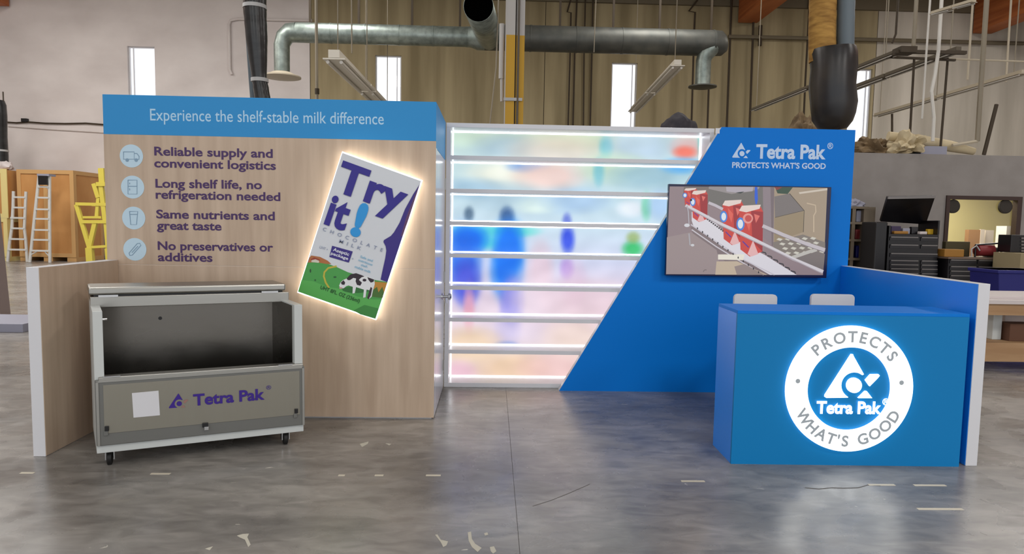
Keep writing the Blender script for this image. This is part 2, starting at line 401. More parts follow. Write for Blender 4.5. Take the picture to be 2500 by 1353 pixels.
obj('key', tube(BM(), [(CXR, hy+.09, hz-.02), (CXR+.03, hy+.09, hz-.02), (CXR+.035, hy+.09, hz-.07)], .007, 8), M_CHROME, dr)
for py in (448, 678, 897):
    z = at(1087, py, 6.2).z; obj('hinge', bx(CXR, CXR+.012, CYB-.118, CYB-.10, z-.05, z+.05), M_STEEL, dr)
text_px('Experience the shelf-stable milk difference', 367, 294, 937, 304, 27, CYF, .003, cl, M_HTEXT, 'pale blue header lettering')
rows = [('Reliable supply and', 377, 379, 666, 385, 19.5), ('convenient logistics', 377, 408, 673.6, 414.5, 19.5), ('Long shelf life, no', 380, 457.5, 639.5, 461.5, 19.5),
        ('refrigeration needed', 380.5, 484.5, 684.5, 490.5, 19.5), ('Same nutrients and', 382, 532.5, 671, 537.5, 19.5), ('great taste', 383.5, 560, 541, 562.5, 19.5),
        ('No preservatives or', 385.6, 609.5, 667, 614, 19.5), ('additives', 386, 637, 519, 639, 19.5)]
for r in rows: text_px(r[0], *r[1:5], r[5], CYF, .022, cl, M_PURPLE, 'dark purple line of lettering')
icons = {
 'truck': [[(-19, -10), (7, -10), (7, 8), (-19, 8), (-19, -10)], [(7, -6), (14, -6), (19, 1), (19, 8), (7, 8)]] ,
 'fridge': [[(-11, -17), (11, -17), (11, 17), (-11, 17), (-11, -17)], [(-11, -2), (11, -2)], [(-7, -11), (-7, -7)], [(-7, 3), (-7, 8)]],
 'glass': [[(-10, -16), (10, -16), (7, 16), (-7, 16), (-10, -16)], [(-9.5, -9), (9.5, -9)]],
 'tube': [[(-14, 9), (6, -14), (12, -15), (15, -10), (-6, 14), (-12, 15), (-14, 9)], [(-7, 8), (8, -8)]]}
for (nm, cx, cy) in (('truck', 321, 381), ('fridge', 324, 457), ('glass', 326.7, 532.5), ('tube', 329.5, 609)):
    d = BM(); c0 = at(cx, cy, CYF); rr = 27.2*CYF/FPX
    lathe(d, c0, [(rr, 0), (rr, .002)], (0, -1, 0), 40); dd = obj('icon_disc', d, M_DISC, cl, label='pale blue disc with %s icon' % nm)
    polys = [(0, stroke(s, 2.0)) for s in icons[nm]]
    if nm == 'truck': polys += [(0, ell(-10, 10, 4.2)), (0, ell(12, 10, 4.2))]
    ib = BM()
    for i, (_, pts) in enumerate(polys):
        w3 = [at(cx+x, cy+y, CYF)+NY*(.003+i*.0003) for x, y in pts]; vs = [ib.verts.new(p) for p in w3]
        for t in tessellate_polygon([w3]):
            try: ib.faces.new([vs[k] for k in t])
            except ValueError: pass
    obj('icon', ib, M_ICON, dd, recalc=False)

# ================================================================== illuminated carton sign on the closet
SY = CYF-.07
Z5 = lambda x, y: (720+x/2.941, 340+y/2.941)
def PS(x, y): q = Z5(x, y); return at(q[0], q[1], SY)
cor = [PS(340, 97), PS(905, 300), PS(578, 1290), PS(22, 1095)]
cen = sum(cor, Vector())/4
sg = empty('carton_sign', cen, 'tilted lit Try it chocolate milk carton sign on the closet', 'sign')
grow = [c+(c-cen).normalized()*.011 for c in cor]
obj('light_frame', prism(BM(), [g+Vector((0, .008, 0)) for g in grow], Vector((0, .045, 0))), M_LED, sg, label='glowing white edge light')
M_PRINT = colattr_mat('printed_sign', emit=.0, rough=.45)
obj('mount', prism(BM(), [c+(cen-c)*.5+Vector((0, .05, 0)) for c in cor], Vector((0, .02, 0))), M_WHITE, sg)
face = obj('face_panel', prism(BM(), cor, Vector((0, .012, 0))), mat('sign_face', C(214, 218, 224), .5), sg)
P = [((98, 112, 60), [(88, 895), (115, 835), (230, 870), (330, 915), (560, 1010), (650, 1025), (578, 1290), (22, 1095)])]
P = [((72, 158, 74), [(90, 885), (160, 880), (230, 892), (300, 918), (380, 955), (480, 985), (560, 1008), (664, 1026), (578, 1290), (22, 1095)]),
     ((176, 108, 60), [(104, 850), (118, 835), (180, 845), (235, 872), (262, 896), (225, 896), (160, 884), (92, 886)]),
     ((214, 206, 190), [(120, 868), (150, 862), (175, 872), (172, 888), (118, 882)]),
     ((150, 60, 40), [(112, 862), (140, 848), (182, 866), (176, 874), (148, 862), (118, 870)]),
     ((88, 176, 84), [(48, 1010), (130, 1020), (230, 1060), (330, 1075), (450, 1130), (560, 1150), (622, 1150), (578, 1290), (22, 1095)]),
     ((60, 138, 62), [(420, 1230), (500, 1190), (600, 1215), (578, 1290), (470, 1258)]),
     ((190, 178, 62), stroke([(300, 912), (240, 925), (212, 955), (208, 985), (222, 1030), (246, 1068)], 13)),
     ((190, 134, 48), [(566, 1022), (662, 1030), (640, 1105), (628, 1060), (600, 1100), (590, 1060), (556, 1085)]),
     ((70, 110, 44), [(556, 1085), (590, 1060), (600, 1100), (628, 1060), (640, 1105), (630, 1140), (540, 1130)]),
     ((34, 70, 40), ell(112, 945, 5, 14)), ((34, 90, 46), ell(146, 1012, 6)), ((34, 90, 46), ell(288, 990, 11, 6)),
     ((44, 110, 50), ell(440, 1080, 100, 24)),
     # cow
     ((226, 228, 230), [(372, 1000), (400, 975), (450, 968), (520, 985), (570, 1005), (574, 1040), (560, 1090), (552, 1130), (535, 1146), (530, 1130), (536, 1085), (515, 1080), (508, 1135), (490, 1138), (496, 1080), (440, 1062), (430, 1105), (414, 1108), (416, 1060), (385, 1050), (368, 1056), (352, 1070), (328, 1072), (318, 1052), (328, 1028), (345, 1012)]),
     ((42, 26, 40), [(372, 1000), (400, 970), (440, 962), (480, 976), (500, 985), (478, 992), (460, 1010), (482, 1030), (470, 1052), (446, 1046), (436, 1020), (440, 1000), (420, 996), (396, 1012), (380, 1012)]),
     ((42, 26, 40), [(520, 990), (570, 1008), (565, 1024), (545, 1030), (530, 1012)]), ((42, 26, 40), ell(500, 1012, 14, 10)),
     ((60, 40, 50), [(545, 1060), (556, 1070), (546, 1120), (530, 1150), (520, 1140), (534, 1090)]),
     ((42, 26, 40), [(330, 1030), (350, 1012), (362, 1030), (356, 1046), (338, 1044)]),
     ((206, 160, 160), ell(330, 1068, 12, 6)),
     # purple edge and pillar shape
     ((52, 36, 128), [(900, 318), (905, 300), (890, 345), (800, 620), (760, 735), (664, 1026), (616, 1008), (628, 950), (650, 850), (657, 800), (652, 768), (636, 738), (640, 724), (690, 694), (712, 668), (752, 600), (792, 500), (850, 395)]),
     ((96, 60, 100), [(900, 318), (898, 325), (812, 590), (775, 690), (760, 700), (800, 560), (862, 400)]),
     ((52, 36, 128), [(268, 765), (416, 806), (388, 886), (248, 845)])]
obj('print', picture(P, PS, NY), M_PRINT, face, recalc=False)
M_SNAVY = mat('sign_navy', C(44, 34, 138), .5); M_SBLUE = mat('sign_light_blue', C(38, 150, 222), .5)
M_SGREY = mat('sign_grey', C(140, 150, 176), .5); M_SGREEN = mat('sign_green_ink', C(22, 78, 34), .5); M_SWHITE = mat('sign_white_ink', C(226, 228, 240), .5)
EX = Vector((.941, .339)); EY = Vector((-.339, .941))
def sl(sx, sy): return (340+EX.x*sx+EY.x*sy, 97+EX.y*sx+EY.y*sy)
def stext(s, sx0, sx1, sy, cap, m, bold, spacing=1, label=None, rot=0):
    bm = add_text(BM(), s, PS(*sl(sx0, sy)), PS(*sl(sx1, sy+rot)), cap/2.941*SY/FPX, NY, bold, .006, spacing)
    obj('lettering', bm, m, face, label=label, recalc=False)
stext('Try', 30, 550, 267, 204, M_SNAVY, .034, 1.04, 'large navy word')
stext('it', 46, 205, 516, 212, M_SNAVY, .034, 1.04, 'large navy word')
stext('!', 246, 322, 520, 214, M_SBLUE, .05, 1, 'light blue exclamation mark')
stext('CHOCOLATE', 56, 512, 572, 24, M_SGREY, .01, 2.3)
stext('MILK', 196, 362, 614, 24, M_SGREY, .01, 2.0)
stext('UHT +', 78, 140, 700, 20, M_SGREY, .0)
stext('Aseptic', 176, 296, 684, 22, M_SWHITE, .02, 1, None, -3); stext('package', 170, 300, 714, 20, M_SWHITE, .02, 1, None, -3)
stext('+', 322, 336, 700, 20, M_SGREY, .0)
for i, (t, a, b) in enumerate((('Safe and', 376, 470), ('nutritious', 372, 478), ('shelf-', 400, 452), ('stable milk', 362, 484))):
    stext(t, a, b, 664+i*27, 17, mat('sign_cyan_ink', C(110, 178, 212), .5), .005)
stext('UHT 8FL. OZ (236ml)', 182, 480, 972, 26, M_SGREEN, .01)

# ================================================================== left low wall
T = .08
lw = empty('low_wall', (-2.86, 4.85, 0), 'low oak laminate side wall with white end left of the cooler', 'partition')
obj('core', bx(-2.823-T, -2.826, 4.383, CYF-.003, 0, 1.211), M_WHITE, lw, bevel=.002)
obj('laminate_face', bx(-2.826, -2.823, 4.386, CYF-.003, .003, 1.208), M_LAM, lw)

# ================================================================== milk cooler on casters
A0 = Vector((-2.378, 4.162, 0)); UV = Vector((.9155, .4023, 0)); VV = Vector((-.52, .854, 0)); UV.normalize(); VV.normalize()
def TC_(v): return A0 + UV*v.x + VV*v.y + Vector((0, 0, v.z))
NF = UV.cross(Vector((0, 0, 1))).normalized()
if NF.y > 0: NF = -NF
CW = 1.214; ZT = .968; ZO = .565; CD = .62; ZB = .10
mk = empty('milk_cooler', TC_(Vector((CW/2, CD/2, 0))), 'open stainless steel milk cooler chest on black casters', 'cooler')
B = lambda *a: bx(*a, TC_)
for u0 in (0, CW-.052):
    bm = BM(); sp_ = [(0, ZB), (CD, ZB), (CD, ZT+.02), (.33, ZT+.02), (.33, ZT), (0, ZT)]
    prism(bm, [TC_(Vector((u0, v_, z_))) for v_, z_ in sp_], UV*.052); obj('side_wall', bm, M_ALU, mk, bevel=.003)
obj('base', B(.052, CW-.052, .0, CD, ZB, .19), M_ALU, mk)
obj('back_wall', B(.05, CW-.05, CD-.04, CD, .19, ZT+.02), M_STEEL, mk)
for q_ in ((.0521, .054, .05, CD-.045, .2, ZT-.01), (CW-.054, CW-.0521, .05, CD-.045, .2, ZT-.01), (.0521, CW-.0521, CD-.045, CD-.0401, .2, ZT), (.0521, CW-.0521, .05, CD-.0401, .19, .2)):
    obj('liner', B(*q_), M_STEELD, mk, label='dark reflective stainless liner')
obj('front_wall', B(.052, CW-.052, 0, .05, .19, ZO-.02), M_ALU, mk)
obj('front_lip', B(.02, CW-.004, -.03, .055, ZO-.02, ZO+.004), M_STEEL, mk, bevel=.004)
bm = B(.0, CW, .33, CD, ZT+.02, ZT+.055); box(bm, 0.0, CW, .325, .335, ZT-.015, ZT+.055, TC_)
obj('rear_top', bm, M_STEEL, mk, bevel=.004)
lid = obj('lid', B(-.008, CW-.02, .325, CD+.03, ZT+.066, ZT+.115), M_STEEL, mk, bevel=.012, label='folded stainless lid')
obj('lid_gap', B(.02, CW-.04, .34, CD, ZT+.055, ZT+.066), M_BLACK, mk)
for u in (.10, CW-.13): obj('hinge', B(u-.055, u+.055, .318, .326, ZT+.052, ZT+.066), M_CHROME, lid)
# dropped front door
obj('bottom_rail', B(0, CW, -.012, 0, ZB, ZB+.055), M_ALU, mk, bevel=.003)
dz0, dz1 = ZB+.05, ZO-.012
door = obj('front_door', B(.0, CW+.004, -.030, -.002, dz0, dz1), M_FRAMEG, mk, bevel=.004, label='dropped grey front door')
obj('door_panel', B(.042, CW-.03, -.034, -.03, dz0+.075, dz1-.03), M_STEELP, door, bevel=.001)
bm = B(.004, .018, -.036, -.03, dz0, dz1-.002); box(bm, .004, CW-.002, -.036, -.03, dz1-.012, dz1, TC_); box(bm, CW-.014, CW, -.036, -.03, dz0, dz1-.002, TC_)
obj('door_edge', bm, M_STEEL, door)
def CP(x, y, off=.036): return hit(x, y, A0+NF*off, NF)
def local_box(px, py, w, h, d, m, name, parent):
    c = CP(px, py, .034); b = BM()
    def TT(v): return c + UV*v.x + NF*v.y + Vector((0, 0, v.z))
    box(b, -w/2, w/2, 0, d, -h/2, h/2, TT); return obj(name, b, m, parent, bevel=.002)
for (px, py) in ((261, 1046), (723, 1003)):
    k = local_box(px, py, .022, .03, .012, M_BLACK, 'latch', door); local_box(px-2, py+12, .024, .03, .006, M_FRAMEG, 'latch_plate', door)
local_box(501, 1037, .034, .028, .016, M_BLACK, 'latch', door)
local_box(504, 1044, .026, .022, .026, M_CHROME, 'latch_tongue', door)
bm = BM(); st = [(322, 960), (387, 954), (390.5, 1014), (326, 1020)]
prism(bm, [CP(x, y, .0345) for x, y in st], NF*.001); obj('sticker', bm, M_WHITE, door, label='square white sticker')


c = TC_(Vector((.058, .06, ZT-.06))); obj('peg', tube(BM(), [c-UV*.004, c+UV*.02], .007, 8), M_CHROME, mk)
for u in (.09, CW-.12):
    obj('lip_catch', B(u-.045, u+.045, -.034, -.0, ZO+.004, ZO+.010), M_CHROME, mk)
# interior drain knob
c = TC_(Vector((.42, CD-.046, ZT-.13))); obj('knob', lathe(BM(), c, [(.012, 0), (.012, .006)], (NF.x, NF.y, 0), 12), M_BLACK, mk)
for (u, v) in ((.07, .07), (CW-.10, .07), (.07, CD-.07), (CW-.10, CD-.07)):
    c = TC_(Vector((u, v, 0))); wv = BM(); ax = UV
    lathe(wv, c+Vector((0, 0, .046))-ax*.016, [(.036, 0), (.046, .005), (.046, .027), (.036, .032)], ax, 24)
    ca = empty('caster', c, None, None); ca.parent = mk; ca.location = c - mk.location
    obj('wheel', wv, M_RUBBER, ca, smooth=True)
    fb = BM()
    def TW(q, c=c): return c + UV*q.x + VV*q.y + Vector((0, 0, q.z))
    box(fb, -.026, -.020, -.016, .022, .034, .094, TW); box(fb, .020, .026, -.016, .022, .034, .094, TW); box(fb, -.034, .034, -.03, .04, .094, .1, TW)
    obj('fork', fb, M_CHROME, ca)
# logo ----------------------------------------------------------------
def logo_shapes():
    """mark in its own units: x right, y down, 335 wide, 262 high"""
    ox, oy = 780, 560; c = (960-ox, 752-oy)
    def A(r, a0, a1, n=16): return [(c[0]+r*math.cos(math.radians(a0+(a1-a0)*k/(n-1))), c[1]-r*math.sin(math.radians(a0+(a1-a0)*k/(n-1)))) for k in range(n)]
    big = [(948-ox-6, 562-oy), (948-ox+4, 562-oy), (955-ox, 572-oy)] + [(1018-ox, 684-oy)] + A(80, 52, 242) + [(920-ox, 826-oy), (790-ox, 828-oy), (781-ox, 822-oy), (783-ox, 810-oy)]
    leaf = [(1028-ox, 720-oy), (1060-ox, 685-oy), (1108-ox, 684-oy), (1115-ox, 692-oy), (1104-ox, 706-oy), (1054-ox, 757-oy)]
    tri = [(984-ox, 829-oy), (1027-ox, 787-oy), (1036-ox, 787-oy), (1069-ox, 829-oy)]
    ball = A(46, 0, 345, 24)
    return [big, ball, leaf, tri]
def logo(P, n, depth, mats, parent, labels=None):
    for i, (sh, m) in enumerate(zip(logo_shapes(), mats)):
        pts = [P(x, y)+n*.0008 for x, y in sh]
        obj(('emblem_triangle', 'emblem_ball', 'emblem_leaf', 'emblem_foot')[i], prism(BM(), pts, n*depth), m, parent)
M_VPUR = mat('violet_vinyl', C(52, 20, 132), .45); M_VROSE = mat('rose_vinyl', C(150, 112, 104), .5)
k = .409
def cpx(x, y):   # emblem position on the door panel, in picture terms
    px, py = 180+x/2.879, 680+y/2.879; return CP(px, py, .036)
def Pc(x, y): return cpx(668+x*k, 808+y*.372+ (x*k)*-.055 + 5)
logo(Pc, NF, .0005, (M_VPUR, M_VPUR, M_VROSE, M_VROSE), door)
bm = add_text(BM(), 'Tetra Pak', cpx(840, 893), cpx(1342, 848), 27.0*4.3/FPX, NF, .03, .0365-.0345)
obj('lettering', bm, M_VPUR, door, label='violet lettering', recalc=False)
bm = add_text(BM(), '®', cpx(1353, 782), cpx(1388, 779), 10*4.3/FPX, NF, .0, .002); obj('lettering', bm, M_VPUR, door, recalc=False)

# ================================================================== back-lit shelf unit
SF, SB = 6.372, 6.66; SXL = -.425; SXR = at(1745, 308, SF).x
zs = [2.427, 2.13, 1.828, 1.531, 1.233, .934, .636, .335, .027]; bt = .036
su = empty('backlit_shelf_unit', ((SXL+SXR)/2, SF, 0), 'white shelving unit with glowing picture behind seven shelves', 'shelving')
obj('frame', box(box(box(bx(SXL, SXR, SF, SB+.04, H-.04, H), SXL, SXR, SF, SB+.04, 0, .04), SXL, SXL+.04, SF, SB+.04, .04, H-.04), SXR-.04, SXR, SF, SB+.04, .04, H-.04), M_WHITE, su, bevel=.002)
for z in zs[1:-1]: obj('shelf', bx(SXL+.04, SXR-.04, SF, SB-.004, z-bt/2, z+bt/2), M_WHITE, su, bevel=.0015)
obj('light_box', bx(SXL+.04, SXR-.04, SB+.005, SB+.04, .04, H-.04), M_WHITE, su)
# printed picture: a blurred crowd
G = []
def g(x, y, sx, sy, col, a): G.append((x, y, sx, sy, col, a))
bgc = [(300, (205, 228, 215)), (380, (200, 226, 228)), (470, (196, 224, 234)), (560, (206, 228, 244)), (640, (214, 220, 246)), (720, (230, 214, 232)), (800, (238, 218, 228)), (870, (240, 220, 214)), (950, (240, 210, 206))]
for q in [(1130, 330, 60, 20, (214, 244, 222), .7), (1270, 330, 120, 22, (196, 214, 196), .7), (1240, 360, 60, 22, (160, 190, 214), .6), (1460, 330, 110, 30, (206, 224, 180), .6), (1360, 370, 80, 30, (240, 222, 206), .7), (1480, 360, 12, 20, (90, 200, 214), .7), (1560, 350, 60, 40, (190, 214, 244), .7),
          (1680, 360, 30, 20, (240, 160, 160), .5), (1672, 372, 20, 11, (250, 120, 100), .9), (1718, 330, 10, 50, (60, 196, 190), .8), (1240, 425, 70, 26, (250, 252, 236), .9), (1290, 405, 36, 12, (90, 150, 236), .75), (1340, 430, 60, 26, (246, 214, 206), .9), (1500, 410, 60, 26, (214, 236, 190), .6), (1462, 420, 10, 24, (90, 190, 220), .6),
          (1580, 430, 70, 22, (156, 196, 214), .8), (1665, 405, 36, 14, (96, 182, 250), .9), (1310, 500, 44, 14, (236, 255, 246), 1), (1400, 490, 60, 22, (160, 196, 240), .6), (1230, 480, 60, 26, (170, 200, 220), .6), (1540, 510, 24, 14, (240, 246, 255), .8), (1578, 505, 9, 24, (110, 214, 170), .7), (1612, 500, 22, 26, (170, 206, 250), .7), (1150, 460, 50, 18, (150, 190, 220), .6),
          (1165, 560, 60, 12, (90, 220, 240), .8), (1250, 565, 46, 10, (90, 230, 220), .8), (1192, 590, 22, 14, (90, 236, 220), .8), (1145, 523, 9, 13, (70, 100, 130), .8), (1238, 530, 13, 18, (60, 96, 150), .9), (1145, 585, 34, 24, (0, 120, 250), 1), (1132, 640, 30, 60, (30, 110, 240), .9), (1138, 690, 24, 40, (76, 84, 220), .9),
          (1242, 600, 26, 46, (0, 122, 250), 1), (1238, 660, 28, 50, (10, 120, 248), 1), (1250, 735, 20, 42, (90, 96, 230), .9), (1240, 800, 22, 30, (176, 170, 232), .6), (1235, 842, 20, 7, (90, 130, 220), .9), (1145, 755, 10, 40, (240, 170, 190), .8), (1386, 585, 12, 24, (50, 80, 236), .95), (1384, 540, 8, 14, (90, 110, 220), .8), (1384, 655, 12, 18, (170, 130, 226), .7), (1400, 690, 24, 40, (226, 190, 220), .5),
          (1545, 608, 18, 14, (50, 200, 110), .9), (1546, 580, 12, 10, (150, 180, 90), .7), (1320, 660, 22, 50, (236, 196, 206), .6), (1300, 730, 50, 50, (244, 226, 240), .7), (1440, 740, 80, 40, (236, 206, 214), .6), (1220, 820, 80, 30, (230, 220, 246), .5), (1150, 840, 50, 30, (246, 214, 170), .7), (1250, 900, 60, 30, (244, 206, 160), .6), (1120, 910, 30, 20, (240, 190, 214), .7), (1350, 900, 60, 30, (246, 200, 200), .6), (1400, 820, 50, 30, (246, 222, 206), .6)]: g(*q)
def gcol(x, y):
    for (ya, ca), (yb, cb) in zip(bgc, bgc[1:]):
        if y <= yb or yb == 950:
            t = min(max((y-ya)/(yb-ya), 0), 1); c = [ca[i]+(cb[i]-ca[i])*t for i in range(3)]; break
    for (gx, gy, sx, sy, col, a) in G:
        dx, dy = (x-gx)/sx, (y-gy)/sy; e = dx*dx+dy*dy
        if e < 7:
            k_ = a*min(1, 1.25*math.exp(-.5*e*max(1, e*.55)))
            c = [c[i]+(col[i]-c[i])*k_ for i in range(3)]
    nz = noise.noise(Vector((x*.02, y*.035, 0)))*11
    return [min(max(v+nz, 0), 255) for v in c]
def proj(p):
    d = p-CAM; z = d.dot(FW); return (1250+FPX*d.dot(R2)/z, CY-FPX*d.dot(U2)/z)
bm = BM(); lay = bm.loops.layers.float_color.new('Col'); nx, nz_ = 130, 130; cols = {}; vg = []
for j in range(nz_+1):
    row = []
    for i in range(nx+1):
        p = Vector((SXL+.04+(SXR-SXL-.08)*i/nx, SB, .04+(H-.08)*j/nz_)); v = bm.verts.new(p); q = proj(p); cols[v] = C(*gcol(*q)); row.append(v)
    vg.append(row)
for j in range(nz_):
    for i in range(nx):
        f = bm.faces.new((vg[j][i], vg[j][i+1], vg[j+1][i+1], vg[j+1][i]))
        for l in f.loops: l[lay] = cols[l.vert]
obj('picture_panel', bm, colattr_mat('backlit_print', emit=.95, diffuse=False, rough=.6), su, recalc=False, label='glowing blurred picture of people')
edges = [H-.04] + [z for z in zs[1:-1]] + [.04]
for i in range(8):
    top = edges[i]-(bt/2 if i else 0); bot = edges[i+1]+(bt/2 if i < 7 else 0); s = .011; bm = BM(); a, b = SXL+.04, SXR-.04
    box(bm, a, b, SB-.008, SB-.001, top-s, top); box(bm, a, b, SB-.008, SB-.001, bot, bot+s); box(bm, a, a+s, SB-.008, SB-.001, bot+s, top-s); box(bm, b-s, b, SB-.008, SB-.001, bot+s, top-s)
    obj('light_strip', bm, M_LEDSH, su)

# ================================================================== blue screen wall with slanted edge
TY = 6.267
tw = empty('screen_wall', (2.2, TY, 0), 'tall blue booth wall with slanted left edge and white logo', 'partition')
pts = [Vector((.647, TY, 0)), Vector((2.064, TY, H)), Vector((3.293, TY, H)), Vector((3.293, TY, 0))]
core = [p+Vector((0, .003, 0)) for p in pts]; obj('core', prism(BM(), core, Vector((0, .077, 0))), M_WHITE, tw)
obj('blue_face', prism(BM(), pts, Vector((0, .003, 0))), M_BLUE, tw)
obj('clip', pbox(1747, 313, 1757, 326, TY-.004, .003), M_WHITE, tw)
Z2 = lambda x, y: (1600+x/3.221, 300+y/3.221)
kk = 143/335
logo(lambda x, y: at(*Z2(604+x*kk, 155+y*.443+x*.012), TY), NY, .0008, (M_LTEXT,)*4, tw)
a = Z2(790, 277); b = Z2(1338, 283); text_px('Tetra Pak', *a, *b, 32, TY, .035, tw, M_LTEXT)
a = Z2(602, 353); b = Z2(1338, 362); text_px("PROTECTS WHAT'S GOOD", *a, *b, 13, TY, .028, tw, M_LTEXT)
a = Z2(1351, 205); b = Z2(1396, 206); text_px('®', *a, *b, 14, TY, .01, tw, M_LTEXT)

# television
VY = TY-.085
tv = empty('television', at(1826, 565, VY), 'wall mounted television showing red cartons on a conveyor', 'television')
x0, x1 = at(1629, 560, VY).x, at(2024.5, 565, VY).x; z1, z0 = at(1829, 453, VY).z, at(1823, 676, VY).z
obj('housing', bx(x0, x1, VY+.002, VY+.045, z0, z1), M_NAVY, tv, bevel=.004)
obj('bracket', bx((x0+x1)/2-.25, (x0+x1)/2+.25, VY+.045, TY-.002, z0+.2, z1-.2), M_BLACK, tv)
Q = lambda x, y: at(*Z2(x, y), VY)
SC = [((146, 128, 132), [(112, 500), (1352, 512), (1318, 1198), (84, 1190)]),
 ((120, 108, 104), [(225, 500), (430, 502), (420, 640), (250, 620), (218, 560)]),
 ((112, 108, 104), [(425, 500), (850, 504), (850, 800), (420, 640)]),
 ((150, 142, 142), [(420, 502), (555, 503), (560, 540), (650, 552), (760, 540), (760, 503), (820, 504), (812, 520), (690, 545), (600, 560), (420, 520)]),
 ((176, 168, 178), [(555, 503), (770, 504), (765, 536), (650, 550), (560, 540)]),
 ((40, 50, 50), [(630, 548), (700, 540), (670, 556)]),
 ((140, 126, 132), [(845, 504), (935, 505), (925, 970), (850, 900)]),
 ((118, 104, 108), [(905, 505), (935, 505), (925, 970), (915, 968)]),
 ((30, 90, 210), [(782, 504), (802, 504), (806, 600), (798, 640), (788, 640), (780, 590)]),
 ((164, 146, 124), [(935, 505), (1352, 512), (1330, 1000), (930, 960)]),
 ((40, 70, 52), [(940, 505), (1080, 508), (1040, 560), (960, 555)]), ((130, 50, 44), [(935, 505), (1000, 506), (955, 530)]),
 ((206, 194, 178), [(1128, 546), (1352, 515), (1352, 530), (1134, 560)]),
 ((120, 112, 110), [(935, 580), (1055, 556), (1170, 690), (940, 745)]),
 ((70, 60, 46), stroke([(1055, 556), (1170, 690), (1163, 860)], 5)), ((80, 68, 50), stroke([(940, 745), (1170, 690)], 4)),
 ((150, 132, 104), [(935, 748), (1168, 695), (1160, 860), (935, 940)]),
 ((196, 176, 150), stroke([(1190, 632), (1258, 648), (1262, 700), (1245, 730), (1245, 860)], 9)),
 ((128, 118, 110), [(925, 940), (1160, 878), (1335, 940), (1335, 1010), (1080, 1060), (930, 985)])]
for i in range(4):
    for j in range(5):
        cx, cy = 975+j*66+i*22, 918+i*36+j*2-j*4
        if cx < 1320 and cy < 1040: SC.append(((206, 202, 190), [(cx-24, cy), (cx-6, cy-13), (cx+26, cy-4), (cx+8, cy+11)]))
SC += [((190, 186, 180), stroke([(1075, 1060), (1220, 1010), (1270, 1000)], 26)), ((120, 110, 108), [(1090, 1070), (1270, 1010), (1332, 1030), (1320, 1160)]),
 # belt bed
 ((222, 218, 226), [(285, 700), (420, 730), (530, 850), (700, 960), (860, 1040), (1110, 1196), (900, 1196), (540, 985), (300, 815), (285, 770)]),
 ((128, 112, 114), [(275, 820), (300, 815), (540, 985), (900, 1196), (720, 1196), (560, 1100), (300, 880)]),
 ((202, 196, 206), stroke([(278, 800), (480, 935), (700, 1080), (935, 1196)], 9)), ((206, 200, 208), stroke([(285, 840), (480, 975), (660, 1085), (850, 1196)], 9)),
 ((156, 140, 140), [(84, 1190), (90, 900), (280, 860), (480, 1000), (500, 1080), (470, 1192)]),
 ((236, 230, 216), [(492, 1035), (700, 1035), (690, 1080), (492, 1075)]), ((196, 178, 156), [(480, 1090), (640, 1088), (880, 1196), (470, 1194)]),
 ((150, 134, 130), [(620, 1130), (700, 1110), (860, 1196), (640, 1196)])]
for t in range(13):
    u = t/12; cx, cy = 330+u*480, 830+u*345; SC.append(((36, 34, 40), ell(cx, cy, 5, 9, 8)))
for t in range(9):
    u = t/8; cx, cy = 410+u*120, 760+u*90; SC.append(((60, 50, 56), ell(cx, cy, 8, 7, 8)))
for t in range(6):
    u = t/5; cx, cy = 850+u*230, 1030+u*150; SC.append(((60, 56, 58), stroke([(cx-18, cy-16), (cx+14, cy-8), (cx+20, cy+8)], 10)))
def carton(x, y, w, h, s=1):
    r, dr_, wt = (204, 62, 52), (158, 34, 40), (232, 214, 206)
    return [(r, [(x, y+h*.08), (x+w*.9, y+h*.02), (x+w, y+h*.12), (x+w*.97, y+h*.9), (x+w*.45, y+h), (x+w*.06, y+h*.86)]),
            (dr_, [(x+w*.5, y+h*.1), (x+w, y+h*.12), (x+w*.97, y+h*.9), (x+w*.55, y+h*.7)]),
            (wt, [(x, y+h*.1), (x+w*.12, y+h*.0), (x+w*.9, y-h*.02), (x+w*.85, y+h*.06), (x+w*.3, y+h*.13)]),
            ((226, 96, 80), [(x+w*.25, y+h*.16), (x+w*.5, y+h*.3), (x+w*.42, y+h*.5), (x+w*.3, y+h*.34)]),
            ((226, 110, 100), [(x+w*.62, y+h*.16), (x+w*.86, y+h*.2), (x+w*.7, y+h*.34)]),
            ((60, 130, 220), ell(x+w*.06, y+h*.36, w*.17, h*.13)), ((226, 232, 240), ell(x+w*.06, y+h*.36, w*.11, h*.09)),
            ((232, 180, 180), [(x+w*.35, y+h*.95), (x+w*.58, y+h*.68), (x+w*.8, y+h*.95), (x+w*.5, y+h)]),
            ((90, 40, 150), stroke([(x+w*.15, y+h*.7), (x+w*.4, y+h*.82)], w*.05))]
SC += carton(225, 516, 105, 150) + carton(285, 535, 125, 245) + carton(525, 612, 168, 350) + carton(655, 652, 190, 400)
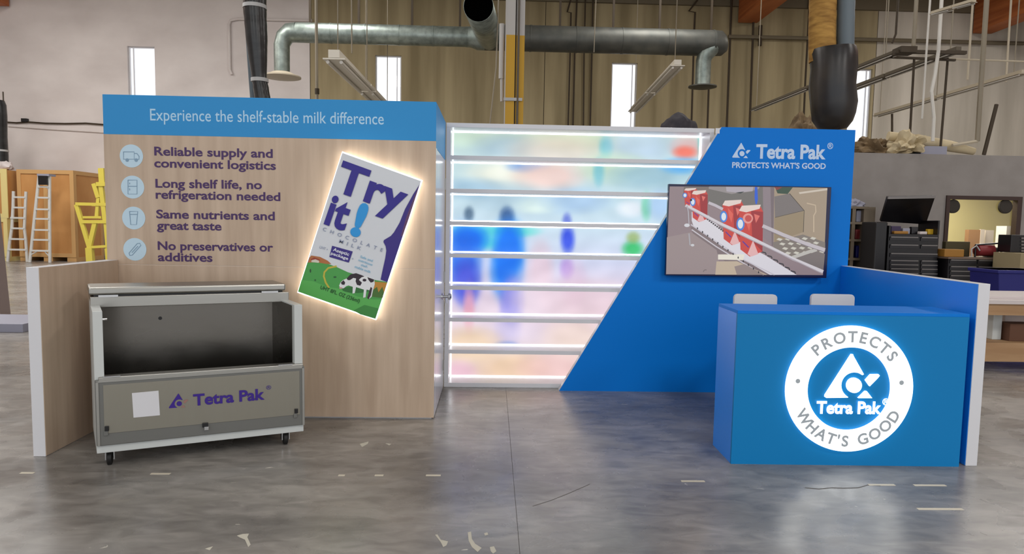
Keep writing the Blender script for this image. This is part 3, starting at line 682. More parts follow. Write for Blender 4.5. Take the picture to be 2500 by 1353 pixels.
SC += [((232, 150, 140), ell(725, 752, 40)), ((200, 70, 66), ell(728, 752, 26)),
 ((214, 208, 214), stroke([(235, 650), (330, 700), (500, 790), (700, 880), (900, 980), (1080, 1070), (1316, 1170)], 24)),
 ((168, 158, 166), stroke([(235, 660), (500, 803), (900, 992), (1310, 1186)], 7)),
 ((196, 188, 196), stroke([(415, 628), (470, 650), (528, 680)], 22)), ((196, 188, 194), stroke([(840, 810), (1000, 880), (1180, 950), (1330, 1000)], 28)), ((140, 130, 138), stroke([(840, 826), (1000, 896), (1180, 966), (1326, 1018)], 5)),
 ((180, 176, 184), stroke([(248, 650), (256, 700), (262, 800)], 8)), ((170, 166, 172), stroke([(262, 870), (270, 960), (290, 965)], 12)), ((214, 214, 220), ell(246, 806, 22, 14)), ((206, 206, 210), ell(290, 962, 14, 10)),
 ((20, 18, 22), ell(278, 608, 9)), ((110, 100, 100), stroke(ell(392, 1172, 16, 16, 8, 180, 300), 5))]
M_SCR = colattr_mat('screen_pixels', emit=.85, diffuse=False, rough=.25)
obj('screen', picture(SC, Q, NY, .00008, .0), M_SCR, tv, recalc=False, label='lit picture of cartons on a conveyor')

# ================================================================== right low wall
rw = empty('low_wall', (3.2, 5.3, 0), 'low blue side wall with white end right of the counter', 'partition')
zt = 1.203
def skew(y0, y1, xo0, xo1, z0, z1):
    bm = BM(); f = lambda y: 3.137+(3.229-3.137)*(y-4.332)/(6.267-4.332)
    vs = [bm.verts.new((f(y)+xo, y, z)) for y in (y0, y1) for xo in (xo0, xo1) for z in (z0, z1)]
    for q in ((0, 1, 3, 2), (4, 6, 7, 5), (0, 4, 5, 1), (2, 3, 7, 6), (0, 2, 6, 4), (1, 5, 7, 3)): bm.faces.new([vs[i] for i in q])
    return bm
obj('core', skew(4.332, TY-.002, .003, T, 0.0, zt), M_WHITE, rw, bevel=.002)
obj('blue_face', skew(4.336, TY-.002, 0, .003, .003, zt-.003), M_BLUE_LIT, rw)

# ================================================================== reception counter with lit round logo
K1 = Vector((1.582, 4.337, 0)); K2 = Vector((3.083, 4.314, 0)); K3 = Vector((1.589, 4.728, 0)); hc = 1.008
ku = (K2-K1).normalized(); kv = (K3-K1).normalized(); kn = ku.cross(Vector((0, 0, 1))).normalized()
if kn.y > 0: kn = -kn
KW = (K2-K1).length; KD = (K3-K1).length
def TK(v): return K1 + ku*v.x + kv*v.y + Vector((0, 0, v.z))
ct = empty('reception_counter', TK(Vector((KW/2, KD/2, 0))), 'blue reception counter with glowing round logo', 'counter')
KB = lambda *a: bx(*a, TK)
obj('front_panel', KB(0, KW, 0, .02, 0, hc-.02), M_CBLUE, ct)
obj('side_panel', KB(0, .02, .02, KD, 0, hc-.02), M_BLUE_LIT, ct); obj('side_panel', KB(KW-.02, KW, .02, KD, 0, hc-.02), M_CBLUE, ct)
obj('worktop', KB(-.0, KW, 0, KD, hc-.02, hc), M_BLUE, ct, bevel=.0015)
obj('inner_shelf', KB(.02, KW-.02, .05, KD-.01, .45, .47), M_WHITE, ct)
Z3 = lambda x, y: (1700+x/2.505, 640+y/2.505)
def K(x, y, off=0): q = Z3(x, y); return hit(q[0], q[1], K1+kn*off, kn)
OFF = .025
cc = K(937, 778, OFF+.02); ro = (K(1326, 778, OFF).x-K(550, 778, OFF).x)/2; ri = (K(1194, 778, OFF).x-K(680, 778, OFF).x)/2
ring = BM(); n = 96; UZ = Vector((0, 0, 1)); c0 = K(938, 778, OFF)
def rp(r, a, o): return c0 + ku*(r*math.cos(a)) + UZ*(r*math.sin(a)) + kn*o
vv = [[ring.verts.new(rp(r, 2*math.pi*i/n, o)) for i in range(n)] for r, o in ((ro, 0), (ri, 0), (ri, -OFF+.004), (ro, -OFF+.004))]
for q in range(4):
    for i in range(n): ring.faces.new((vv[q][i], vv[q][(i+1) % n], vv[(q+1) % 4][(i+1) % n], vv[(q+1) % 4][i]))
rg = obj('lit_ring', ring, M_RING, ct, label='glowing white acrylic ring')
kl = 1.0
def PK(x, y): return K(780+x, 560+y, 0)
logo(PK, kn, .014, (M_RING,)*4, ct)
bm = add_text(BM(), 'Tetra Pak', K(728, 921), K(1124, 924), 74/2.505*4.33/FPX, kn, .034, .012); obj('lit_lettering', bm, M_RING, ct, recalc=False, label='glowing white lettering')
bm = add_text(BM(), '®', K(1131, 872), K(1172, 872), 40/2.505*4.33/FPX, kn, .012, .012); obj('lit_lettering', bm, M_RING, ct, recalc=False)
# lettering around the ring
def arc_text(s, a_start, a_end, inward):
    n_ = len(s); sizes = []; capm = 66/2.505*4.33/FPX; bold = .0
    adv = {'I': .4, "'": .32, ' ': .5, 'W': 1.12, 'O': .98, 'G': .95, 'D': .9, 'T': .78, 'E': .74, 'S': .74, 'P': .78, 'R': .82, 'C': .86, 'H': .9, 'A': .86}
    tot = sum(adv[c] for c in s); pos = 0; bm = BM(); bold = .03; rm = (ro+ri)/2; ky = capm/caph(bold)
    for c in s:
        mid = (pos+adv[c]/2)/tot; pos += adv[c]; a = math.radians(a_start+(a_end-a_start)*mid)
        if c == ' ': continue
        vs, fs = glyphs(c, bold); xm = (min(v.x for v in vs)+max(v.x for v in vs))/2
        rad = ku*math.cos(a)+UZ*math.sin(a); tan = ku*math.sin(a)-UZ*math.cos(a)
        up = rad if not inward else -rad; ex = tan if not inward else -tan; base = rm + (-capm/2 if not inward else capm/2)
        nv = [bm.verts.new(c0 + rad*base + ex*((v.x-xm)*ky) + up*(v.y*ky) + kn*(.0012+v.z)) for v in vs]
        for f in fs: bm.faces.new([nv[i] for i in f])
    obj('lettering', bm, M_RTEXT, rg, recalc=False, label='grey curved lettering')
arc_text('PROTECTS', 138, 34, False); arc_text("WHAT'S GOOD", 205, 336, True)
for (x, y) in ((621, 728), (1255, 738)): obj('dot', lathe(BM(), K(x, y, OFF), [(15/2.505*4.33/FPX, 0), (15/2.505*4.33/FPX, .0012)], kn, 20), M_RTEXT, rg)

# stools behind the counter
def stool(px0, px1, lab):
    Y = 5.25; xa, xb_ = at(px0, 730, Y).x, at(px1, 730, Y).x; zt_ = at((px0+px1)/2, 719, Y).z; xm = (xa+xb_)/2; w_ = xb_-xa
    e = empty('bar_stool', (xm, Y-.15, 0), lab, 'stool', 'white stools behind the counter')
    bm = BM(); n = 8; prof = []
    r = .03; pts = [(-w_/2, zt_-.22), (-w_/2, zt_-r)] + [(-w_/2+r-r*math.cos(t*math.pi/8), zt_-r+r*math.sin(t*math.pi/8)) for t in range(1, 5)] + [(w_/2-r+r*math.sin(t*math.pi/8), zt_-r+r*math.cos(t*math.pi/8)) for t in range(0, 4)] + [(w_/2, zt_-r), (w_/2, zt_-.22)]
    prism(bm, [Vector((xm+x, Y, z)) for x, z in pts], Vector((0, .03, 0))); obj('backrest', bm, M_WHITE, e, bevel=.006)
    obj('seat', bx(xm-w_/2, xm+w_/2, Y-.36, Y+.03, zt_-.26, zt_-.215), M_WHITE, e, bevel=.015)
    for sx in (-1, 1):
        for sy in (0, 1): obj('leg', tube(BM(), [(xm+sx*(w_/2-.03), Y-.32+sy*.32, zt_-.26), (xm+sx*(w_/2+.0), Y-.35+sy*.39, 0)], .013, 10), M_CHROME, e, smooth=True)
    for dy_ in (-.35, .01): obj('footrest', bx(xm-w_/2+.01, xm+w_/2-.01, Y+dy_, Y+dy_+.02, .28, .30), M_CHROME, e)
stool(1793, 1898, 'white bar stool behind the counter, the left one'); stool(1981, 2087, 'white bar stool behind the counter, the right one')

# ================================================================== LEFT BACKGROUND
def crate(x0, y0, x1, y1, Y, depth, mp, mb, lab, name='wooden_crate', nb=3):
    a = at(x0, y1, Y); b = at(x1, y0, Y); X0, X1 = at(x0, (y0+y1)/2, Y).x, at(x1, (y0+y1)/2, Y).x; z1_, z0_ = at((x0+x1)/2, y0, Y).z, max(at((x0+x1)/2, y1, Y).z, 0)
    if z0_ < .3: z0_ = 0
    e = empty(name, ((X0+X1)/2, Y, z0_), lab, 'crate'); fz = z0_+.14
    obj('panel', bx(X0+.03, X1-.03, Y+.03, Y+depth-.03, fz, z1_-.03), mp, e)
    bw = .13
    for k_ in range(nb):
        xx = X0+(X1-X0-bw)*k_/(nb-1); obj('batten', bx(xx, xx+bw, Y, Y+.03, fz+bw, z1_-bw), mb, e)
    obj('batten', bx(X0, X1, Y, Y+.03, z1_-bw, z1_), mb, e); obj('batten', bx(X0, X1, Y, Y+.03, fz, fz+bw), mb, e)
    for yy in (Y+.03, Y+depth-bw): obj('batten', bx(X1-.03, X1, yy, yy+bw, fz, z1_), mb, e)
    obj('batten', bx(X1-.03, X1, Y+.03+bw, Y+depth-bw, z1_-bw, z1_), mb, e)
    for k_ in range(3):
        xx = X0+(X1-X0-.3)*k_/2; obj('skid', bx(xx, xx+.3, Y+.02, Y+depth-.02, z0_, fz), mb, e)
    return e
crate(44, 415, 182, 633, 23.6, 1.7, M_PLY, M_PLYE, 'large tan plywood crate behind the two ladders')
crate(-60, 532, 19, 632, 23.3, 1.6, M_PLY, M_CREAM, 'lower cream framed crate left of the short ladder', nb=2)
zq = at(0, 532, 23.3).z
X0, X1 = at(-60, 500, 23.3).x, at(19, 500, 23.3).x; z1_ = at(0, 412, 23.3).z
e = empty('wooden_crate', ((X0+X1)/2, 23.3, zq), 'upper cream framed crate stacked under the black roll', 'crate')
obj('panel', bx(X0+.03, X1-.03, 23.33, 24.87, zq, z1_-.03), M_PLY, e)
for a_ in ((X0, X0+.14, zq+.14, z1_-.14), (X1-.2, X1, zq+.14, z1_-.14), (X0, X1, zq, zq+.14), (X0, X1, z1_-.14, z1_)): obj('batten', bx(a_[0], a_[1], 23.3, 23.33, a_[2], a_[3]), M_CREAM, e)
tag(obj('cloth_sheet', blob(BM(), (X1-.28, 23.62, z1_+.07), .26, .2, .2, .3, 2.2, 3, 3), M_TABLE, smooth=True), 'white sheet bunched on the upper cream crate', 'sheet')
e = empty('covered_roll', (at(2, 400, 24).x, 24.0, z1_), 'tall black covered roll standing on the cream crate', 'roll')
tr_ = at(2, 245, 24).z
obj('cover', lathe(BM(), (at(0, 400, 24).x, 24.0, z1_+.2), [(.24, -.2), (.25, .3), (.24, .9), (.26, 1.6), (.25, tr_-z1_-.35), (.2, tr_-z1_-.2)]), M_BLKDUCT, e, smooth=True)
obj('tape_band', lathe(BM(), (at(0, 400, 24).x, 24.0, at(2, 368, 24).z), [(.262, -.03), (.262, .03)]), M_TAPE, e, smooth=True)
obj('rod', tube(BM(), [(at(8, 240, 24).x, 24.0, tr_-.05), (at(8, 240, 24).x, 24.0, at(8, 224, 24).z)], .02, 6), M_ROD, e)
tag(obj('wooden_crate', pbox(22, 418, 44, 634, 24.95, .85), M_DKWOOD), 'dark brown crate standing between the cream and tan crates', 'crate')
# ladders
def ladder(rails, rungs, Y, lab, extra=None):
    p0 = fl(rails[0][0][0], rails[0][-1][1]); e = empty('ladder', (at((rungs[-1][0]+rungs[-1][1])/2, 630, Y).x, Y, 0), lab, 'ladder')
    for r in rails:
        bm = BM(); q = [at(x, y, Y) for x, y in r]; q[-1].z = 0.012
        for a_, b_ in zip(q, q[1:]): bar(bm, a_, b_, .075, .05)
        obj('rail', bm, M_ALUL, e)
    for (xa, xb_, y) in rungs:
        a_, b_ = at(xa, y, Y), at(xb_, y, Y); b_.z = a_.z; bm = BM(); bar(bm, a_, b_, .09, .055); obj('rung', bm, M_ALUL, e)
    return e
s = 4.829
L1 = lambda x, y: (x/s, 380+y/s)
ladder([[L1(160, 420), L1(155, 600), L1(140, 860), L1(110, 1050), L1(90, 1222)], [L1(308, 425), L1(300, 600), L1(288, 860), L1(305, 1000), L1(322, 1222)]],
       [(L1(165, 0)[0], L1(305, 0)[0], L1(0, 490)[1]), (L1(160, 0)[0], L1(303, 0)[0], L1(0, 612)[1]), (L1(130, 0)[0], L1(300, 0)[0], L1(0, 733)[1]), (L1(140, 0)[0], L1(292, 0)[0], L1(0, 857)[1]), (L1(118, 0)[0], L1(300, 0)[0], L1(0, 983)[1]), (L1(100, 0)[0], L1(318, 0)[0], L1(0, 1107)[1])], 22.9,
       'short white folding ladder left of the tall step ladder')
e = ladder([[L1(462, 235), L1(420, 620), L1(350, 1225)], [L1(585, 235), L1(585, 700), L1(588, 1225)]],
       [(L1(a_, 0)[0], L1(585, 0)[0], L1(0, y)[1]) for a_, y in ((450, 368), (442, 495), (425, 632), (425, 745), (400, 875), (395, 992), (370, 1120))], 22.7,
       'tall white step ladder in front of the tan crate')
a_, b_ = at(*L1(465, 345), 22.66), at(*L1(565, 240), 22.66); obj('top_cap', bx(a_.x, b_.x, 22.6, 22.66, a_.z, b_.z), M_BLACK, e, label='black panel under the top')
a_, b_ = at(*L1(450, 240), 22.66), at(*L1(590, 218), 22.66); obj('top_step', bx(a_.x, b_.x, 22.6, 22.95, a_.z, b_.z), M_GREYP, e)
for (p, q) in (((372, 1165), (440, 1130)), ((585, 1190), (530, 1130)), ((580, 400), (545, 372))):
    bm = BM(); bar(bm, at(*L1(*p), 22.7), at(*L1(*q), 22.7), .04, .03); obj('brace', bm, M_ALUL, e)
# yellow rolling stair
L5 = lambda x, y: (x/3.22, 380+y/3.22)
e = empty('rolling_stair', (at(240, 630, 22.5).x, 22.5, 0), 'yellow tubular rolling stair beside the tan crate', 'stair')
for (p, q, wd) in [((600, 380), (845, 385), .12), ((650, 520), (845, 520), .13), ((655, 485), (800, 485), .09), ((720, 720), (850, 712), .1), ((602, 385), (705, 725), .12), ((705, 725), (712, 795), .2), ((748, 530), (702, 730), .13),
                   ((740, 220), (775, 330), .13), ((775, 330), (760, 490), .1), ((795, 230), (830, 520), .13), ((830, 520), (855, 790), .1), ((765, 225), (835, 225), .16), ((800, 100), (808, 225), .17), ((835, 730), (845, 790), .08)]:
    A_, B_ = at(*L5(*p), 22.5), at(*L5(*q), 22.5)
    if q[1] > 785: B_.z = 0
    bm = BM(); bar(bm, A_, B_, wd, wd*.8); obj('tube', bm, M_YELC, e)
    if abs(p[1]-q[1]) < 10: bm = BM(); bar(bm, A_+Vector((0, .9, 0)), B_+Vector((0, .9, 0)), wd, wd*.8); obj('tube', bm, M_YELC, e)
# cable on the wall with a small box
bm = BM(); tube(bm, [at(x, y, YB-.05) for x, y in ((10, 298), (40, 300), (70, 298), (110, 301), (160, 302), (210, 301), (262, 305), (330, 306))], .03, 6)
tag(obj('wall_cable', bm, M_ROD), 'black cable running along the white wall above the crates', 'cable')
tag(obj('junction_box', pbox(51, 289, 65, 297, YB-.14, .12), M_BLACK), 'small black box on the wall above the cable', 'box')
bm = BM(); tube(bm, [at(x, y, YB-.07) for x, y in ((566, 182), (561, 170), (559, 60), (563, 50), (580, 46), (762, 50))], .05, 8)
tag(obj('conduit', bm, M_WHITEW), 'white painted conduit bending up the left wall', 'conduit')
bm = BM(); tube(bm, [at(x, y, YB-.04) for x, y in ((20, 308), (130, 316), (262, 324))], .02, 6)
tag(obj('wall_cable', bm, M_WHITEW), 'thin white wire under the black cable', 'cable')
# platform and leaning plank at the left edge
p = fl(60, 812); tag(obj('low_platform', bx(p.x-3, p.x-.02, p.y, p.y+.9, 0, .11), M_GREYP, bevel=.004), 'low grey platform on the floor behind the oak low wall', 'platform')
p = fl(14, 776); bm = BM(); bar(bm, p+Vector((0, 0, .02)), at(-14, 500, p.y+.4), .12, .05)
tag(obj('leaning_plank', bm, M_MAUVE), 'weathered brown plank leaning up beside the grey platform', 'plank')

# ================================================================== OVERHEAD: ducts
YD = 20.0
def sheet_tube(pts, r, seg=24): return tube(BM(), pts, r, seg)
e = empty('ventilation_duct', at(900, 90, YD), 'long galvanised ventilation duct with drops and trunk below the roof', 'duct')
zl = at(900, 84, YD).z
pl = at(706, 83, YD); pr_ = at(1140, 83, YD); rl = 23*YD/FPX
xl = at(688, 120, YD).x; zdl = at(688, 180, YD).z
cor_ = [(xl, YD, zdl+.05), (xl, YD, zl-.36), (xl+.08, YD, zl-.14), (xl+.22, YD, zl-.02), (xl+.42, YD, zl)]
obj('elbow', sheet_tube(cor_, [rl*.78, rl*.8, rl*.9, rl, rl]), M_GALV, e, smooth=True)
nseg = 5; xs_ = [xl+.42+(pr_.x-xl-.42)*i/nseg for i in range(nseg+1)]
for i in range(nseg):
    obj('duct_section', sheet_tube([(xs_[i], YD, zl), (xs_[i+1], YD, zl)], rl), M_GALV, e, smooth=True)
    obj('band', sheet_tube([(xs_[i+1]-.025, YD, zl), (xs_[i+1]+.025, YD, zl)], rl*1.03), M_GALV, e, smooth=True)
zc = at(688, 184, YD).z; obj('diffuser', lathe(BM(), (xl, YD, zc-.06), [(.08, -.06), (.2, -.04), (.52, 0), (.52, .03), (.36, .09), (.26, .14)], seg=32), M_FIX, e, smooth=True)
xr_ = at(1740, 98, YD).x; rr_ = 30*YD/FPX; zr = at(1450, 98, YD).z
nseg = 5; xs_ = [pr_.x+.5+(xr_-pr_.x-.5)*i/nseg for i in range(nseg+1)]
for i in range(nseg):
    obj('duct_section', sheet_tube([(xs_[i], YD, zr), (xs_[i+1], YD, zr)], rr_), M_GALVD, e, smooth=True)
    obj('band', sheet_tube([(xs_[i+1]-.025, YD, zr), (xs_[i+1]+.025, YD, zr)], rr_*1.03), M_GALVD, e, smooth=True)
xd = at(1717, 160, YD).x; zd = at(1717, 208, YD).z; rd = 18*YD/FPX
obj('end_cap', sheet_tube([(xr_, YD, zr), (xr_+.25, YD, zr), (xr_+.36, YD, zr+.02)], [rr_, rr_*.96, rr_*.7]), M_GALVD, e, smooth=True)
obj('drop_duct', sheet_tube([(xr_+.05, YD-.1, zr-.05), (xd+.03, YD-.05, zr-.32), (xd, YD, zr-.5), (xd, YD, zd)], [rd*1.1, rd*1.1, rd, rd]), M_GALV, e, smooth=True)
obj('diffuser', lathe(BM(), (xd, YD, zd-.06), [(.1, -.05), (.26, -.03), (.4, 0), (.4, .03), (.24, .06)], seg=32), M_GALVD, e, smooth=True)
# reducer and trunk
xt = at(1195, 105, YD).x; zt2 = zr; rt = 36*16.6/FPX
obj('reducer', sheet_tube([(pr_.x, YD, zl), (pr_.x+.12, YD, zl), (pr_.x+.3, YD, zr), (xs_[0], YD, zr)], [rl, rl*1.05, rr_, rr_]), M_GALV, e, smooth=True)
pe = at(1168, 15, 16.6)
tb = BM(); tube(tb, [(xt, YD, zr), (pe.x, 16.6, pe.z)], rt, 28, cap=False)
tr2 = obj('trunk_duct', tb, M_GALV, e, smooth=True); md = tr2.modifiers.new('wall', 'SOLIDIFY'); md.thickness = .01
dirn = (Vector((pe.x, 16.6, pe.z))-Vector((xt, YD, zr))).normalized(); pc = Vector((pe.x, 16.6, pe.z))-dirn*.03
obj('trunk_dark_disc', lathe(BM(), pc, [(rt*.98, 0), (rt*.98, .02)], dirn, 28), mat('duct_shade', C(3, 3, 3), .95, spec=0), e, label='black disc standing in for the shade inside the open trunk')  # flat black disc added near the mouth to paint the darkness inside
for px in (757, 876, 1006, 1123, 1367, 1497, 1610, 1736):
    a_ = at(px, 56 if px < 1200 else 66, YD); obj('hanger', bx(a_.x-.03, a_.x+.03, YD-.02, YD+.02, a_.z-.1, ZC), M_ROD, e)
# steel column with conduits
YC = 14.0
e = empty('steel_column', (at(1256, 300, YC).x, YC, 0), 'steel column painted yellow below and white above', 'column')
zsplit = at(1250, 85, YC).z
def colpart(x0, x1, dy0, dy1, m1, m2, n1='flange'):
    X0, X1 = at(x0, 150, YC).x, at(x1, 150, YC).x
    obj(n1, bx(X0, X1, YC+dy0, YC+dy1, 0, zsplit), m1, e); obj(n1, bx(X0, X1, YC+dy0, YC+dy1, zsplit, ZC), m2, e)
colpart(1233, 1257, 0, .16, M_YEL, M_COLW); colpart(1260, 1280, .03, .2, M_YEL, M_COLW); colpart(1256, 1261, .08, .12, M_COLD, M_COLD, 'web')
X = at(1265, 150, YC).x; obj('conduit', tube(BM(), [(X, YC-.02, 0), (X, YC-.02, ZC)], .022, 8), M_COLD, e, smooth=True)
X = at(1234, 150, YC).x; obj('edge_strip', bx(X-.012, X+.008, YC-.01, YC+.01, 0, ZC), M_COLW, e)
zz = at(1256, 243, YC).z
X0, X1 = at(1229, 243, YC).x, at(1275, 243, YC).x
obj('strap', bx(X0, X1, YC-.03, YC-.01, zz-.03, zz+.03), M_TAPE, e)
xq = at(1225, 120, YC).x; e2 = tube(BM(), [(xq, YC+.1, at(1225, 55, YC).z), (xq, YC+.1, at(1226, 190, YC).z)], .055, 10); tube(e2, [(xq+.01, YC+.1, at(1226, 190, YC).z), (xq+.02, YC+.1, at(1228, 246, YC).z)], .035, 10)
obj('conduit', e2, M_COLW, e, smooth=True)
# black wrapped ducts, upper left
YK = 12.0
def wrapped(name, pts, rads, Y, m, lab, cat, bands=()):
    P_ = [at(x, y, Y) for x, y in pts]; e_ = empty(name, P_[-1], lab, cat)
    fine = []; fr_ = []
    for i in range(len(P_)-1):
        for t in range(6):
            u = t/6; fine.append(P_[i].lerp(P_[i+1], u)); fr_.append((rads[i]*(1-u)+rads[i+1]*u)*Y/FPX*(1+.06*noise.noise(Vector((i*3+u*5, 0, 0)))))
    fine.append(P_[-1]); fr_.append(rads[-1]*Y/FPX)
    obj('sleeve', tube(BM(), fine, fr_, 20), m, e_, smooth=True)
    for (x, y, r) in bands:
        c_ = at(x, y, Y); obj('tape_band', lathe(BM(), c_, [(r*Y/FPX, -.03), (r*Y/FPX, .03)]), M_TAPE, e_, smooth=True)
    return e_
wrapped('wrapped_duct', [(622, -90), (622, 20), (627, 100), (633, 190), (641, 240), (650, 330)], [26, 26, 24, 17, 18, 18], YK, M_BLKDUCT, 'black plastic wrapped duct hanging above the closet', 'duct', ((622, 17, 27), (634, 196, 20)))
wrapped('hose', [(600, -60), (604, 60), (611, 160), (617, 240), (624, 320)], [5, 6, 6, 6, 6], YK+.3, M_BLUEGREY, 'thin grey hose beside the black wrapped duct', 'hose')
# big bagged ducts, upper right
e = wrapped('insulated_duct', [(2010, -120), (2009, 0), (2007, 80), (2008, 150)], [31, 31, 31, 31], 12.2, M_PAPER, 'brown insulated duct running down into the black bag', 'duct')
e = wrapped('grey_duct', [(2066, -120), (2066, 0), (2064, 90), (2064, 160)], [20, 20, 20, 20], 12.1, M_BLUEGREY, 'blue grey round duct beside the brown insulated duct', 'duct')
bm = BM(); Pn = [at(x, y, 12.15) for x, y in ((2034, 120), (2034, 132), (2033, 165), (2033, 210), (2034, 255), (2036, 285), (2040, 305), (2042, 318))]; rd_ = [50, 53, 53.5, 53.5, 53, 49, 40, 24]
tube(bm, Pn, [r*12.15/FPX for r in rd_], 28)
for v in bm.verts:
    c_ = v.co; v.co = c_ + Vector((0, 0, 0)) + (c_-Vector((Pn[3].x, 12.15, c_.z)))*.10*noise.noise(c_*3.1)
tag(obj('black_bag', bm, M_BLKBAG, smooth=True), 'bulky black plastic bag around the two vertical ducts', 'bag')
# fluorescent fixtures parallel to the depth of the hall
def strip_light(p_near, Yn, p_far, m_h, w_, lab, nrods=2, seg=2, rod=M_RODG):
    a_ = at(*p_near, Yn); z = a_.z; b0 = ray(*p_far); t = (z-CAMH)/b0.z; b_ = CAM+b0*t
    b_ = Vector((a_.x+(b_.x-a_.x), b_.y, z)); e_ = empty('strip_light', (a_+b_)/2, lab, 'light fixture')
    for i in range(seg):
        p_, q_ = a_.lerp(b_, i/seg), a_.lerp(b_, (i+1)/seg-.012)
        bm_ = BM(); bar(bm_, p_, q_, w_*.5, w_*.35); h = obj('housing', bm_, m_h, e_)
        bm_ = BM(); bar(bm_, p_+Vector((0, 0, -w_*.22)), q_+Vector((0, 0, -w_*.22)), w_, w_*.06); obj('reflector', bm_, m_h, e_)
        for s_ in (-1, 1): obj('tube_lamp', tube(BM(), [p_+Vector((s_*w_*.3, .05, -w_*.34)), q_+Vector((s_*w_*.3, -.05, -w_*.34))], w_*.08, 8), M_TUBE, e_, smooth=True)
    for i in range(nrods):
        p_ = a_.lerp(b_, .05+.9*i/(nrods-1) if nrods > 1 else .05); obj('hanger', tube(BM(), [p_, Vector((p_.x, p_.y, ZC))], .012, 5), rod, e_)
    return e_
e = strip_light((815, 131), 14.0, (950, 268), M_FIXL, .44, 'pale strip light hanging left of the second window', 3)
e = strip_light((1655, 152), 16.5, (1545, 268), M_FIXL, .34, 'pale strip light hanging right of the third window', 2)
strip_light((2500, 174), 14.8, (2135, 281), M_FIX, .2, 'long pale strip light crossed by the grey drop pipe', 3)
strip_light((2341, 118), 13.0, (2032, 232), M_FIXD, .2, 'dark strip light with black end above the long pale one', 2)
strip_light((2188, 126), 13.2, (1835, 268), M_FIXD, .17, 'thin strip light passing behind the black bag', 2)
strip_light((2380, 0), 11.5, (2274, 32), M_FIX, .13, 'short strip light high above the dark cross rail', 1)
bm = BM(); bar(bm, at(2184, 126, 13), at(2358, 129, 13), .07, .06); bar(bm, at(2165, 139, 13.4), at(2332, 147, 13.4), .05, .04)
e = empty('ceiling_rack', at(2260, 130, 13), 'dark steel cross rail joining the two dark strip lights', 'rail')
obj('rail', bm, M_ROD, e); obj('ballast_box', pbox(2201, 112, 2240, 127, 12.9, .3), M_ROD, e)
# single rods, pipes and cables hanging from the roof or fixed on the wall
def rod_(pts, r, m, Y, name, lab, cat, toroof=True):
    P_ = [at(x, y, Y) for x, y in pts]
    if toroof: P_[0] = Vector((P_[0].x, P_[0].y, ZC))
    if name == 'conduit': P_.append(Vector((P_[-1].x, P_[-1].y, 1.0)))
    return tag(obj(name, tube(BM(), P_, r, 6), m), lab, cat)
W = YB-.19
rod_([(1393, 0), (1385, 29), (1394, 31), (1392, 128), (1386, 340)], .035, M_ROD, W, 'conduit', 'dark conduit with a kink, leftmost of four on the tan wall', 'conduit', False)
rod_([(1409, 0), (1403, 128), (1398, 340)], .035, M_ROD, W, 'conduit', 'dark conduit second from left on the tan wall', 'conduit')
rod_([(1429, 0), (1426, 128), (1424, 340)], .03, M_ROD, W, 'conduit', 'dark conduit third from left on the tan wall', 'conduit')
rod_([(1448, 0), (1440, 340)], .035, M_ROD, W, 'conduit', 'dark conduit nearest the third window on its left', 'conduit')
rod_([(1703, 0), (1682, 27), (1697, 30), (1695, 70), (1687, 340)], .035, M_ROD, W, 'conduit', 'dark conduit with a kink behind the right drop duct', 'conduit', False)
rod_([(1741, 0), (1735, 70), (1726, 340)], .035, M_ROD, W, 'conduit', 'dark conduit just right of the drop duct', 'conduit')
rod_([(1786, 0), (1773, 340)], .04, M_ROD, W, 'conduit', 'dark conduit at the end of the big duct', 'conduit')
rod_([(1841, 0), (1829, 340)], .04, M_ROD, W, 'conduit', 'dark conduit under the middle roof beam', 'conduit')
rod_([(1977, 0), (1966, 200), (1960, 340)], .035, M_ROD, W, 'conduit', 'dark conduit beside the brown insulated duct', 'conduit')
rod_([(1857, 62), (1855, 112)], .07, M_ROD, W, 'wall_bracket', 'short dark upright bracket right of the middle beam', 'bracket', False)
rod_([(771, 0), (773, 150), (774, 290)], .035, M_RODG, 16, 'hanging_rod', 'grey hanging rod in front of the long bright duct', 'rod')
tag(obj('rod_coupling', lathe(BM(), at(774, 223, 16), [(.05, -.06), (.05, .06)]), M_ROD), 'small dark coupling on the grey hanging rod', 'coupling')
rod_([(857, 0), (859, 130)], .016, M_RODG, 16, 'hanging_rod', 'thin pale rod over the left strip light', 'rod')
rod_([(893, 0), (893, 230)], .018, M_RODG, 22, 'hanging_rod', 'thin pale rod left of the second window', 'rod')
rod_([(1222, 60), (1211, 166), (1194, 320)], .02, M_RODG, 18, 'pull_cord', 'slanted pale cord left of the yellow column', 'cord')
rod_([(1455, 80), (1450, 128)], .012, M_RODG, YD-.6, 'pull_cord', 'short wire in front of the dark duct', 'cord')
rod_([(1778, 89), (2100, 96), (2500, 106)], .07, M_DKLEDGE, W, 'wall_pipe', 'long horizontal pipe on the wall right of the duct', 'pipe', False)
rod_([(2194, 0), (2187, 83), (2178, 105)], .025, M_ROD, 16, 'hanging_rod', 'dark rod left of the ballast box', 'rod')
rod_([(2238, 0), (2230, 115)], .035, M_RODG, 13, 'hanging_rod', 'grey rod holding the ballast box', 'rod')
rod_([(2274, 0), (2262, 125), (2251, 290)], .018, M_RODW, 12.6, 'white_cable', 'straight white cable left of the wavy one', 'cable')
rod_([(2296, 0), (2291, 125), (2283, 180), (2274, 224), (2280, 288), (2277, 345)], .03, M_RODW, 12.4, 'white_cable', 'thick wavy white cable hanging over the office roof', 'cable')
rod_([(2375, 0), (2362, 195)], .022, M_FIX, 15, 'hanging_rod', 'pale rod right of the wavy white cable', 'rod')
rod_([(2407, 0), (2392, 250), (2386, 345)], .045, M_RODG, 13.4, 'drop_pipe', 'grey brown drop pipe crossing the long strip light', 'pipe')
rod_([(2386, 345), (2325, 355)], .035, M_FIX, 13.4, 'branch_pipe', 'pale branch pipe at the foot of the drop pipe', 'pipe', False)
